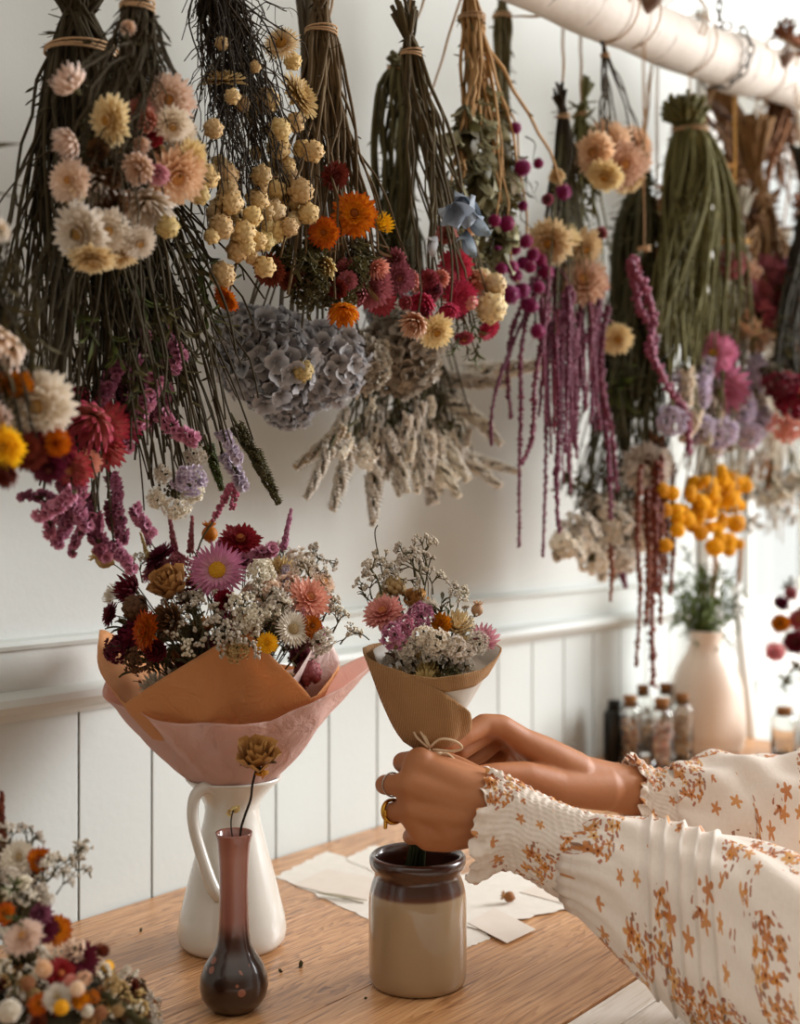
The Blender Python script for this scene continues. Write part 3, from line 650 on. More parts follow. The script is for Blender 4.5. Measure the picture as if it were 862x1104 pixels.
# posy at the right edge
t = thing('glass_bottle', 'small clear bottle at the right edge holding a red and orange posy', 'bottle', T(878, 812))
c0 = T(878, 812); b = MB(); b.lathe([(.001,0), (.03,0), (.032,.004), (.032,.07), (.02,.09), (.013,.1), (.013,.125), (.016,.128), (.011,.127), (.010,.1), (.028,.07), (.028,.006), (.001,.005)], 28, c=tuple(c0)); b.build('bottle', M_GLASS, t)
t = thing('dried_posy', 'upright posy of wine red, pink and orange strawflowers at the right edge', 'dried posy', c0+Vector((0,0,.1))); R = random.Random(5)
for kd, c_, x, y, r in (('side','wine',842,650,9), ('straw','amber',841,672,11), ('side','rosepink',835,703,11), ('straw','wine',857,692,14), ('straw','crimson',861,668,12), ('side','dusty',852,640,8), ('globe','wine',872,660,10), ('straw','red',876,690,12), ('leaf','olive',846,735,16), ('leaf','olive',858,720,14), ('leaf','olive',850,630,12)):
    p = P(x, y, 2.5+R.uniform(-.03, .03)); k = 2.5/FPX; put(kd, c_, t, p, IMG(R.uniform(-.5, .3), .4, .8), r*k, R)
    stem_mesh(t, c0+Vector((0,0,.02)), c0+Vector((R.uniform(-.006, .006), R.uniform(-.006, .006), .12)), p, .0012, [stemmat('#5b5238'), stemmat('#5b5238')], R, .003, 2)

# white chair beyond the table
t = thing('chair', 'white painted wooden chair beyond the right end of the table', 'chair', (2.85, -.28, 0))
def post(p, q, r0, r1, nm, seg=12):
    b = MB(); b.tube([p, p.lerp(q, .5), q], [r0, (r0+r1)/2, r1], seg); return b.build(nm, M_WHITE, t)
pa, pb = P(812, 832, 2.82), P(793, 630, 2.9)
post(Vector((pa.x+.01, pa.y-.02, .001)), pa, .016, .017, 'leg'); post(pa, pb, .017, .013, 'back_post')
off = Vector((.40, 0, 0)); post(Vector((pa.x+.41, pa.y-.02, .001)), pa+off, .016, .017, 'leg'); post(pa+off, pb+off, .017, .013, 'back_post')
for q in (.52, .86):
    a = pa.lerp(pb, q); b = MB(); b.box((a.x, a.y-.009, a.z-.022), (a.x+.40, a.y+.009, a.z+.022)); bevel(b.build('back_rail', M_WHITE, t, smooth=False), .006)
b = MB(); b.box((pa.x-.01, pa.y-.40, .44), (pa.x+.42, pa.y+.015, .465)); bevel(b.build('seat', M_WHITE, t, smooth=False), .008)
for dx in (.01, .4): post(Vector((pa.x+dx, pa.y-.38, .001)), Vector((pa.x+dx, pa.y-.37, .44)), .014, .017, 'leg')

# loose bits on the table
def bit(kind, c, px, py, r, d, label, name, cat):
    me = proto(kind, c)[0]; o = inst(me, name, None, T(px, py, .7535), d, r, 0); return tag(o, label, cat)
o = bit('pod', 'rosebrown', 549, 973, .0095, IMG(-.9, .25, .1), 'dried brown poppy seed pod lying on the paper right of the jar', 'seed_pod', 'seed pod'); o.location.z = .7605
t = thing('fern_sprig', 'small grey green fern sprig lying on the card left of the jar', 'fern sprig', T(370, 967, .753))
b = MB(); pA, pB = T(338, 962, .7545), T(396, 971, .7545); b.tube([pA, pB], .0004, 4)
for i in range(22):
    p = pA.lerp(pB, .15+.85*i/22)
    for s in (-1, 1): b.petal(atan2((pB-pA).y, (pB-pA).x)+s*.8+pi, .0, 0, .010*sin(.5+2.4*i/22), .0022, .1, .0, .1, .1, 0, 2, Matrix.Translation(p))
b.build('fronds', flat('fern', '#a39a80', .8, .1), t)
for i, (px, py, k, lb) in enumerate(((326,1040,.007,'dark curled leaf fragment on the table between jug and jar'), (394,1076,.003,'tiny dark crumb on the table just left of the jar'), (302,1046,.004,'thin leaf crumb on the table beside the bud vase'), (152,1002,.004,'small dark leaf crumb on the table left of the jug'))):
    o = inst(proto('broad', 'olive')[0], 'leaf_fragment', None, T(px, py, .752), (.9, .3, .12), k, i); tag(o, lb, 'leaf', 'loose bits on the table')

# ------------------------------------------------------------------ wrapped bouquets
def cone(base, axis_r, rim, z0r, mb, th0, th1, seg=120, rows=24, off=0.0, tmin=0.0, power=.85, crump=.0035, R=None, lean=Vector()):
    """a sheet rolled round an upright axis. rim(theta) -> (radius, height); theta 0 faces the camera, + to the right"""
    ph = random.Random(R or 1); k = [(ph.uniform(2, 9), ph.uniform(3, 9), ph.uniform(0, 6)) for _ in range(5)]; rowsP = []
    for i in range(rows+1):
        t_ = tmin+(1-tmin)*i/rows; row = []
        for j in range(seg+1):
            th = th0+(th1-th0)*j/seg; Rr, H = rim(th); r = z0r+(Rr-z0r)*t_**power+off
            r += crump*t_*sum(sin(a*th+b_*t_+c_) for a, b_, c_ in k)/2+crump*.35*t_*(abs(sin(9*th+5*t_+k[0][2]))+abs(sin(6*th-8*t_+k[1][2]))+abs(sin(14*th+9*t_*sin(3*th)+k[2][2]))-1.6)
            d = RT*sin(th)-FW*cos(th); row.append(base+d*r+UP*(H*t_)+lean*t_)
        rowsP.append(row)
    mb.grid(rowsP); return mb
def rimfn(tab):
    def f(th):
        th = (th+180) % 360-180 if False else th
        d = math.degrees(th)
        while d > 180: d -= 360
        while d < -180: d += 360
        for (a, r0, h0), (b_, r1, h1) in zip(tab, tab[1:]):
            if a <= d <= b_:
                q = (d-a)/(b_-a); return r0+(r1-r0)*q, h0+(h1-h0)*q
        return tab[0][1], tab[0][2]
    return f
def papermat(name, c1, c2, tr, rough=.6):
    n = N(name); f = n.noise(9, 5, n.coord('Object'), .6); n.col(n.mix(f, lin(c1), lin(c2))); n.b.inputs['Roughness'].default_value = rough
    n.bump(n.noise(28, 4, n.coord('Object'), .6, 1.6), .006, .8); translucent(n, n.b.inputs['Base Color'].links[0].from_socket, tr); return n.mat
M_KRAFT = papermat('kraft_paper', '#e2a266', '#ecb27a', .35); M_TISSUE = papermat('pink_tissue', '#efcdc2', '#f6ddd5', .5, .45); M_BLUSH = papermat('blush_tissue', '#f0dad4', '#f8e8e2', .45, .5)
JB = Vector((JC.x, JC.y, .938))
BQ = thing('wrapped_bouquet', 'large dried flower bouquet in peach and pink paper standing in the white jug', 'bouquet', JB, 'wrapped dried flower bouquets')
def sol(o, t_=.0005):
    m = o.modifiers.new('thick', 'SOLIDIFY'); m.thickness = t_; return o
rimA = rimfn([(-180,.10,.13), (-140,.115,.12), (-100,.162,.175), (-58,.128,.10), (14,.108,.188), (55,.118,.105), (72,.135,.14), (100,.118,.12), (140,.115,.12), (180,.10,.13)])
sol(cone(JB, 0, rimA, .036, MB(), -pi, pi, R=4, crump=.003).build('kraft_wrap', M_KRAFT, BQ))
rimB = rimfn([(-180,.115,.10), (-115,.165,.16), (-80,.135,.10), (-20,.094,.082), (30,.100,.085), (70,.142,.118), (97,.158,.150), (125,.13,.11), (180,.115,.10)])
sol(cone(JB, 0, rimB, .038, MB(), -pi, pi, off=.004, R=9, power=.8, crump=.007).build('tissue_wrap', M_TISSUE, BQ))
rimC = rimfn([(-180,.09,.10), (-20,.09,.14), (12,.105,.172), (45,.115,.125), (78,.118,.182), (100,.138,.135), (140,.10,.12), (180,.09,.10)])
sol(cone(JB, 0, rimC, .034, MB(), radians(-20), radians(150), off=-.011, R=7, tmin=.3, crump=.002).build('inner_tissue', M_BLUSH, BQ))
R = random.Random(12)
b = MB()
for i in range(26):
    a = R.uniform(0, 6.28); q = sqrt(R.random())*.026; b.tube([JB+Vector((q*cos(a), q*sin(a), -.12)), JB+Vector((q*cos(a), q*sin(a), 0)), JB+Vector((q*2*cos(a), q*2*sin(a), .08))], .0014, 5)
o = b.build('stem_bundle', stemmat('#4a4228'), BQ)
def bq(root, base, kd, c, x, y, r, Zc, d=None, stemr=.0011, sc='#4a4228', leaves=2):
    k = Zc/FPX; p = P(x, y, Zc); u = (p-base).normalized()
    v = IMG(*d).normalized() if d else (u+Vector([R.uniform(-.3, .3) for _ in range(3)])-FW*.5).normalized()
    put(kd, c, root, p, v, r*k, R); q = p-v*r*k*.5
    stem_mesh(root, base, base+UP*.02, q, stemr, [stemmat(sc), stemmat('#5a5434')], R, .003, leaves, .012)
for a in [('daisy','pink',234,615,30,1.37,(.05,.35,1)), ('straw','red',259,582,23,1.44,(.1,.75,.7)), ('rose','rosebrown',181,628,22,1.37,(-.3,.7,.6)), ('straw','orange',156,680,22,1.33,(-.75,.1,.6)),
          ('straw','salmon',333,645,25,1.37,(.45,.5,.8)), ('statice','statice',275,598,26,1.43,(.9,.3,.2)), ('statice','statice',255,596,20,1.46,(-.8,.6,.2)), ('carn','white',320,615,24,1.46,(.3,.8,.4)), ('carn','offwhite',282,618,17,1.38,(.1,.6,.7)),
          ('side','red',242,647,12,1.34,(.1,.3,1)), ('side','wine',137,634,17,1.40,(-.7,.4,.6)), ('straw','wine',172,598,19,1.44,(-.5,.8,.3)), ('rose','wine',140,685,17,1.36,(-.8,.2,.5)), ('pod','tan',113,603,14,1.42,(-.7,.4,.3)), ('pod','amber',226,576,12,1.47,(0,1,.2)),
          ('straw','amber',336,675,13,1.35,(.5,.2,.8)), ('straw','yellow',288,693,12,1.325,(.2,.3,1)), ('daisy','pale',316,678,19,1.34,(.5,.2,.9)), ('lav','statice',309,573,24,1.45,(.2,1,0)), ('lav','dusty',187,583,24,1.45,(-.15,1,.1)), ('lav','dusty',206,579,22,1.46,(.05,1,0)), ('lav','mauve',156,570,22,1.47,(-.3,1,0)), ('lav','tan',156,590,16,1.44,(-.3,1,0)),
          ('side','offwhite',120,640,11,1.43,(-.8,.4,.2)), ('side','brown',180,668,18,1.33,(-.4,.2,.9)), ('globe','brown',145,655,13,1.36,(-.7,.3,.6)), ('straw','dusty',165,615,16,1.44,(-.5,.6,.3)), ('carn','wine',205,640,17,1.4,(-.1,.3,1)), ('carn','pale',300,655,20,1.36,(.3,.3,.9)), ('carn','blush',310,635,18,1.40,(.3,.5,.8)), ('carn','offwhite',270,668,19,1.345,(.1,.2,1))]: bq(BQ, JB, *a)
for a in [('carn','blush',290,640,17,1.38), ('carn','rosepink',325,668,16,1.365,(.4,.4,.8)), ('carn','pale',345,690,16,1.36,(.5,.3,.8)), ('side','tan',300,612,14,1.42), ('carn','tan',255,700,15,1.33,(0,.2,1)), ('straw','blush',349,628,15,1.42,(.6,.6,.5)), ('side','rosebrown',215,625,14,1.40), ('carn','dusty',190,612,16,1.43), ('straw','wine',118,662,14,1.37,(-.8,.3,.5)), ('carn','wine',128,700,17,1.36,(-.6,.2,.8)), ('carn','brown',150,712,17,1.345,(-.4,.2,.9)), ('side','wine',168,702,13,1.33,(-.3,.1,1)), ('carn','blush',275,640,15,1.40), ('statice','lilac',305,625,16,1.42,(.3,.8,.3))]: bq(BQ, JB, *a)
for x, y, r, Zc in [(232,685,25,1.335), (215,668,24,1.345), (243,672,24,1.335), (262,655,24,1.345), (205,655,20,1.36), (285,645,22,1.36), (300,668,22,1.335), (190,648,18,1.38), (195,690,22,1.34), (270,690,20,1.32), (355,655,17,1.40), (366,668,17,1.40), (376,684,15,1.40), (352,640,12,1.42), (225,645,17,1.37), (248,690,20,1.32), (300,600,17,1.47), (345,600,17,1.46), (150,610,17,1.45), (335,620,18,1.42)]:
    bq(BQ, JB, 'gyp', R.choice(['offwhite', 'pale', 'pale']), x, y, r*1.15, Zc, None, .0008)
for i in range(95):
    a = R.uniform(-3.1, 3.1); q = .085*sqrt(R.random()); p = JB+RT*sin(a)*q*1.35-FW*cos(a)*q*.8+UP*(R.uniform(.13, .215)-.5*q)
    kd = R.choice(['leaf', 'carn', 'statice', 'leaf', 'globe', 'side']); c = R.choice(['olive', 'brown', 'wine', 'offwhite', 'dusty', 'rosebrown']) if kd != 'leaf' else R.choice(['olive', 'brown', 'green'])
    put(kd, c, BQ, p, (p-JB).normalized()+Vector([R.uniform(-.4, .4) for _ in range(3)]), .014, R)
for i in range(16):   # dark foliage at the left inside the wrap
    p = P(R.uniform(128, 215), R.uniform(670, 715), 1.37+R.uniform(-.02, .05)); put('leaf', 'olive', BQ, p, (p-JB).normalized(), .026, R)
b = MB(); pts = smooth_path([P(200,640,1.46), P(216,585,1.46), P(232,558,1.455), P(246,530,1.45), P(252,524,1.45), P(254,531,1.45), P(250,548,1.45)])
b.tube(pts, .0012, 5, 1)
for i in range(190):
    q = .32+.68*R.random(); j = int(q*(len(pts)-1)); p = pts[j].lerp(pts[min(j+1, len(pts)-1)], R.random()); b.ball(p+Vector([R.uniform(-.0035, .0035) for _ in range(3)]), .0022*(1.3-.4*q), 5, 4, 0, t=R.random())
b.build('amaranth_tail', [pet('#a04a66', '#c4708a'), GREEN], BQ)

TB = P(462, 806, 1.305)
n = N('burlap'); wv = n.new('TexWave', wave_type='BANDS', bands_direction='Z'); wv.inputs['Scale'].default_value = 260; wv.inputs['Distortion'].default_value = 1.2; n.link(n.coord('Object'), wv.inputs[0])
wx = n.new('TexWave', wave_type='BANDS', bands_direction='DIAGONAL'); wx.inputs['Scale'].default_value = 230; wx.inputs['Distortion'].default_value = 1.0; n.link(n.coord('Object', (1, -1, .0)), wx.inputs[0])
f = n.math('MULTIPLY', wv.outputs['Fac'], wx.outputs['Fac']); n.col(n.mix(n.math('ADD', n.math('MULTIPLY', f, .8), n.math('MULTIPLY', n.noise(40, 3, n.coord('Object')), .3)), lin('#8e643c'), lin('#d2a470')))
n.b.inputs['Roughness'].default_value = .95; n.bump(f, .0009, 1); M_BURLAP = n.mat
n = N('white_wrap'); n.col(n.mix(n.noise(12, 4, n.coord('Object')), lin('#d8d0c6'), lin('#ece6dd'))); n.b.inputs['Roughness'].default_value = .5; translucent(n, n.b.inputs['Base Color'].links[0].from_socket, .3); M_WWRAP = n.mat
HB = thing('small_bouquet', 'small dried flower posy wrapped in burlap and white paper, held over the stoneware jar', 'bouquet', TB, 'wrapped dried flower bouquets')
lean = RT*.004
rW = rimfn([(-180,.058,.112), (-90,.062,.10), (-30,.062,.084), (0,.060,.080), (50,.063,.086), (90,.070,.104), (130,.062,.112), (180,.058,.112)])
sol(cone(TB, 0, rW, .010, MB(), -pi, pi, rows=12, R=3, crump=.0012, lean=lean).build('paper_wrap', M_WWRAP, HB), .0005)
sol(cone(TB, 0, rW, .010, MB(), radians(-35), radians(200), rows=5, R=3, off=.0022, tmin=.80, crump=.0012, lean=lean).build('burlap_band', M_BURLAP, HB), .0016)
rF = rimfn([(-180,.058,.108), (-130,.062,.105), (-92,.068,.104), (-60,.066,.094), (-28,.062,.086), (15,.050,.062), (50,.044,.040), (75,.034,.018), (110,.02,.01), (180,.02,.01)])
sol(cone(TB, 0, rF, .012, MB(), radians(-165), radians(85), rows=14, R=5, off=.0048, crump=.0015, power=.62, lean=lean).build('burlap_wrap', M_BURLAP, HB), .0018)
b = MB()
for i in range(14):
    a = R.uniform(0, 6.28); q = sqrt(R.random())*.010; e = P(445+R.uniform(-12, 12), 955+R.uniform(-8, 8), 1.315)
    b.tube([TB+Vector((q*cos(a), q*sin(a), .03)), TB+Vector((q*cos(a), q*sin(a), -.01)), e], .0016, 5)
b.build('stem_bundle', stemmat('#39422a'), HB)
b = MB()
for k_ in range(4): b.tube([TB+Vector((.0135*cos(a), .0135*sin(a), .002*k_-.003+.001*sin(a))) for a in [2*pi*i/18 for i in range(19)]], .0012, 5, 0, False)
for pl_ in ([(462,806,1.273), (455,792,1.268), (452,785,1.271), (458,794,1.270), (463,806,1.272)], [(463,806,1.273), (474,797,1.268), (490,799,1.270), (498,806,1.273), (488,810,1.275), (466,808,1.272)], [(462,807,1.273), (468,815,1.268), (480,812,1.268), (489,818,1.271)], [(461,806,1.272), (450,796,1.268), (446,789,1.270)]):
    b.tube(smooth_path([P(*q) for q in pl_]), .0013, 5)
b.build('twine', flat('pale_twine', '#cdb494', .9, 0), HB)
def sb(*a): bq(HB, TB+lean, *a)
for i in range(44):
    a = R.uniform(-3.1, 3.1); q = .048*sqrt(R.random()); p = TB+lean+RT*sin(a)*q-FW*cos(a)*q+UP*R.uniform(.072, .112)
    kd, c = R.choice([('leaf', 'olive'), ('carn', 'olive'), ('carn', 'offwhite'), ('leaf', 'brown'), ('side', 'tan'), ('carn', 'pale')]); put(kd, c, HB, p, (p-TB).normalized(), .011, R)
for a in [('straw','salmon',413,660,23,1.285,(-.3,.75,.75)), ('carn','statice',425,685,17,1.27,(-.4,.4,.9)), ('carn','statice',453,665,16,1.29,(-.1,.6,.8)), ('carn','statice',437,676,15,1.28,(-.2,.5,.9)), ('carn','white',470,692,16,1.262,(0,.3,1)), ('carn','white',490,700,15,1.262,(.2,.3,1)), ('carn','white',456,686,13,1.268,(0,.4,1)), ('carn','white',503,702,11,1.268,(.3,.3,1)), ('carn','offwhite',515,693,13,1.28,(.5,.3,.8)), ('side','rosepink',523,687,15,1.285,(.4,.6,.6)),
          ('side','cream',493,672,16,1.30,(.1,.8,.5)), ('side','amber',475,673,12,1.285,(0,.5,.9)), ('pod','wheat',514,658,9,1.315,(.15,1,.1)), ('globe','tan',425,632,11,1.325,(-.2,1,0)), ('rose','rosebrown',448,645,14,1.325,(0,.8,.5)), ('globe','cream',415,646,10,1.33,(-.4,.8,.2)), ('carn','offwhite',500,680,14,1.31,(.2,.7,.5)), ('leaf','olive',476,652,17,1.295,(.1,1,.2)), ('leaf','olive',470,660,15,1.29,(-.1,1,.2)), ('leaf','green',484,660,13,1.30,(.3,1,.2)), ('leaf','olive',391,638,12,1.31,(-.5,1,0)), ('side','pale',462,655,11,1.31,(0,.7,.6)), ('carn','pale',440,700,14,1.275,(-.2,.2,1))]: sb(*a)
for x, y, r in [(405,618,20), (416,608,18), (444,600,20), (432,622,20), (455,592,18), (398,630,15), (465,625,15), (494,645,15), (505,668,14), (425,640,17), (485,640,13), (450,612,18)]: sb('gyp', 'pale', x, y, r*1.2, 1.33+R.uniform(-.02, .02), None, .0006)
for pl_ in ([(420,650,1.33), (408,600,1.33), (404,575,1.33), (407,566,1.33)], [(455,650,1.33), (462,610,1.33), (466,600,1.33)], [(398,690,1.28), (390,684,1.28), (380,682,1.275)]):
    b = MB(); b.tube(smooth_path([P(*q) for q in pl_]), .0007, 4); b.build('stem', stemmat('#3a3420'), HB)

# ------------------------------------------------------------------ dried flower mound, lower left
MBASE = T(30, 1190); MC_ = MBASE.copy()
D = thing('dried_arrangement', 'dense heap of mixed small dried flowers at the lower left corner of the table', 'dried flower arrangement', (MC_.x, MC_.y, .751))
R = random.Random(77)
b = MB(); b.ball((MC_.x, MC_.y, .80), .105, 20, 12, 0, (1, 1, .47)); b.build('moss_base', flat('moss', '#3a3220', .95, 0, noise=80), D)
def md(kd, c, x, y, r, Z, d=None):
    if kd == 'ball' and r > 10: kd = R.choice(['carn', 'ball']); r *= .8
    r *= .9
    p = P(x, y, Z); v = IMG(*d).normalized() if d else (IMG((x-20)/120+R.uniform(-.4, .4), .5+R.uniform(-.3, .4), .7)).normalized(); put(kd, c, D, p, v, r*Z/FPX, R)
for a in [('straw','pale',20,925,22,1.06), ('side','orange',42,927,15,1.05), ('ball','pale',10,945,14,1.03), ('ball','offwhite',26,952,13,1.02), ('ball','pale',45,960,12,1.03), ('ball','offwhite',52,970,11,1.03), ('straw','orange',62,1003,18,1.04,(.5,.4,.8)), ('straw','wine',45,1000,20,1.03), ('side','mauve',44,985,14,1.03), ('straw','wine',88,1035,22,1.03,(.5,.4,.8)), ('ball','blush',80,1025,18,1.03), ('straw','red',65,1050,20,1.0), ('ball','salmon',76,1058,11,.98), ('ball','peach',90,1055,12,.98), ('ball','blush',83,1066,10,.97), ('ball','peach',47,1045,14,.98), ('straw','pale',62,1075,18,.97), ('ball','yellow',66,1086,10,.96), ('ball','yellow',116,1042,8,1.02), ('straw','orange',42,1082,14,.97), ('ball','pale',10,1090,19,.94), ('straw','blush',25,1010,24,.99), ('statice','pale',130,1055,14,1.04,(.6,.8,0)), ('ball','amber',100,1075,11,.99), ('ball','tan',128,1088,12,1.0), ('ball','rosebrown',108,1092,12,.98), ('side','rust',110,1025,10,1.05,(.6,.7,0)), ('lav','rust',2,885,34,1.08,(0,1,0)), ('leaf','olive',35,900,14,1.09,(0,1,0)), ('coil','olive',34,905,10,1.08,(0,1,0)), ('ball','offwhite',94,1090,8,.97), ('ball','rosebrown',30,1060,12,.97), ('side','amber',86,1078,12,.97), ('carn','tan',120,1062,12,1.02), ('straw','orange',5,985,14,1.0), ('leaf','green',15,955,16,1.0), ('leaf','green',15,990,14,.99)]: md(*a)
for x, y, r in [(80,925,20), (62,935,20), (90,918,14), (70,950,18), (48,935,20), (30,905,18), (15,1050,22), (20,1075,22), (5,1020,22), (35,1030,20), (60,1040,16), (120,1075,18), (105,1050,16), (85,935,16), (8,905,20), (40,1095,18), (85,1095,18), (50,950,16), (5,965,20), (28,975,18), (140,1090,14), (10,1100,18)]:
    md('gyp', R.choice(['pale', 'offwhite']), x, y, r*1.2, 1.0+.04*R.random()+(.05 if y < 960 else 0), ((x-30)/60+R.uniform(-.3, .3), 1, R.uniform(0, .5)))
for i in range(190):
    a = R.uniform(-2.2, 2.2); e = R.uniform(-.1, 1.5); d = RT*sin(a)*cos(e)-FW*cos(a)*cos(e)+UP*sin(e)*.55; p = Vector((MC_.x, MC_.y, .80))+d*.102
    kd, c = R.choice([('ball','tan'), ('ball','brown'), ('leaf','olive'), ('carn','pale'), ('straw','rust'), ('gyp','pale'), ('gyp','tan'), ('carn','rosebrown'), ('leaf','brown'), ('side','tan'), ('carn','brown')]); put(kd, c, D, p+d*R.uniform(0, .01), d+Vector([R.uniform(-.3, .3) for _ in range(3)]), .0085 if kd != 'gyp' else .02, R)
for i in range(60):
    x = R.uniform(-5, 60); y = R.uniform(915, 1000); kd, c = R.choice([('ball','offwhite'), ('leaf','olive'), ('carn','pale'), ('gyp','pale'), ('carn','brown'), ('ball','tan')])
    if x > 20+(y-900)*.5: continue
    md(kd, c, x, y, 12, 1.07+R.uniform(0, .03))
for i in range(20):
    q = i/19; x, y = 112+50*q, 1072+36*q; md('ball', 'olive', x, y+R.uniform(-3, 3), 5, 1.0)
for i in range(40): 
    p = P(R.uniform(-20, 30), 1010, 1.09); e = P(R.uniform(-10, 55), R.uniform(920, 1000), 1.07)
    stem_mesh(D, Vector((MC_.x, MC_.y, .8)), Vector((MC_.x, MC_.y, .82)), e, .001, [stemmat('#4a4028'), stemmat('#4a4028')], R, .003, 3, .012)

# ------------------------------------------------------------------ birch branch and chain
n = N('birch_bark'); v = n.coord('Object'); f1 = n.noise(1.0, 4, n.coord('Object', (7, 2.2, 2.2)), .6)
le = n.noise(1.0, 3, n.coord('Object', (90, 9, 9)), .6); f2 = n.noise(1, 2, n.coord('Object', (3, 3, 3)))
c = n.mix(f1, lin('#d2cac0'), lin('#b4a79a')); dark = n.math('MULTIPLY', n.math('GREATER_THAN', le, .66), n.math('GREATER_THAN', f2, .46))
pt = n.ramp(n.noise(1, 3, n.coord('Object', (9, 4, 4)), .5), [(.66, (0, 0, 0, 1)), (.72, (1, 1, 1, 1))])
c = n.mix(pt, c, lin('#8a6c56')); c = n.mix(n.math('MULTIPLY', dark, .8), c, lin('#5b4438')); n.col(c); n.b.inputs['Roughness'].default_value = .7
n.bump(n.noise(30, 4, v), .003, .6)
b = MB(); R = random.Random(2); pts = []; rad = []
for i in range(49):
    X = .35+2.75*i/48; pts.append(Vector((X, -.31+.006*sin(X*4), branch_z(X)+.048+.006*sin(X*5+1)))); rad.append(.047+.0025*sin(X*9)+.0015*sin(X*23)+(.004 if abs(X-2.25) < .05 else 0))
b.tube(pts, rad, 28); br = b.build('birch_branch', n.mat); tag(br, 'thick white birch branch hanging horizontally from which every flower bunch hangs', 'branch')
b = MB(); kx = W(703, 10, .355); 
for px, py in ((703, 14), (845, 50)):
    p = W(px, py, .36); b = MB(); b.tube([Vector((p.x, -.31, branch_z(p.x)+.048)), Vector((p.x, -.362, branch_z(p.x)+.06)), Vector((p.x+.012, -.372, branch_z(p.x)+.075))], [.025, .013, .008], 9); b.build('twig_stub', flat('bark_dark', '#6b5344', .9, 0, noise=90), br, loc=(0, 0, 0))

M_CH = flat('dark_chain', '#5a524c', .4, .1, metal=.8)
cx_ = W(778, 40, .31).x; ct = thing('chain', 'dark metal chain looped round the birch branch near its right end', 'chain', (cx_, -.31, branch_z(cx_)+.1))
def torus(b, X, R_, r, sx_=1.5, m=0, a=14, e=6):
    rows = []
    for i in range(a):
        w = 2*pi*i/a; row = []
        for j in range(e):
            q = 2*pi*j/e; rr = R_+r*cos(q); row.append(X @ Vector((rr*cos(w)*sx_, rr*sin(w), r*sin(q))))
        rows.append(row)
    rows.append(rows[0]); b.grid(rows, m, None, True)
cb = MB(); torus(cb, Matrix(), .0065, .0018); link = cb.mesh('link', [M_CH])
zc = branch_z(cx_)+.048
path = [(-.31+.055*cos(a), zc+.055*sin(a)) for a in [radians(-220+20*i) for i in range(17)]]
for i, (yy, zz_) in enumerate(path):
    a = radians(-220+20*i)+pi/2; d = Vector((.0, cos(a), sin(a))); o = bpy.data.objects.new('link', link); COL.objects.link(o); o.parent = ct
    q = Matrix((d, Vector((1,0,0)) if i % 2 else d.cross(Vector((1,0,0))), d.cross(Vector((1,0,0))) if i % 2 else -Vector((1,0,0)))).transposed()
    o.matrix_basis = Matrix.Translation(Vector((cx_, yy, zz_))-ct.location) @ q.to_4x4()
for i in range(34):
    d = Vector((0, 0, 1)); o = bpy.data.objects.new('link', link); COL.objects.link(o); o.parent = ct
    q = Matrix((d, Vector((1,0,0)) if i % 2 else Vector((0,1,0)), Vector((0,-1,0)) if not i % 2 else Vector((0,1,0)))).transposed()
    q = Matrix((d, Vector((1,0,0)), Vector((0,1,0)))).transposed() if i % 2 else Matrix((d, Vector((0,1,0)), Vector((-1,0,0)))).transposed()
    o.matrix_basis = Matrix.Translation(Vector((cx_-.012, -.31, zc+.055+.0165*i))-ct.location) @ q.to_4x4()

# ------------------------------------------------------------------ hanging bunches
DK, DG = '#3a3120', '#40381f'
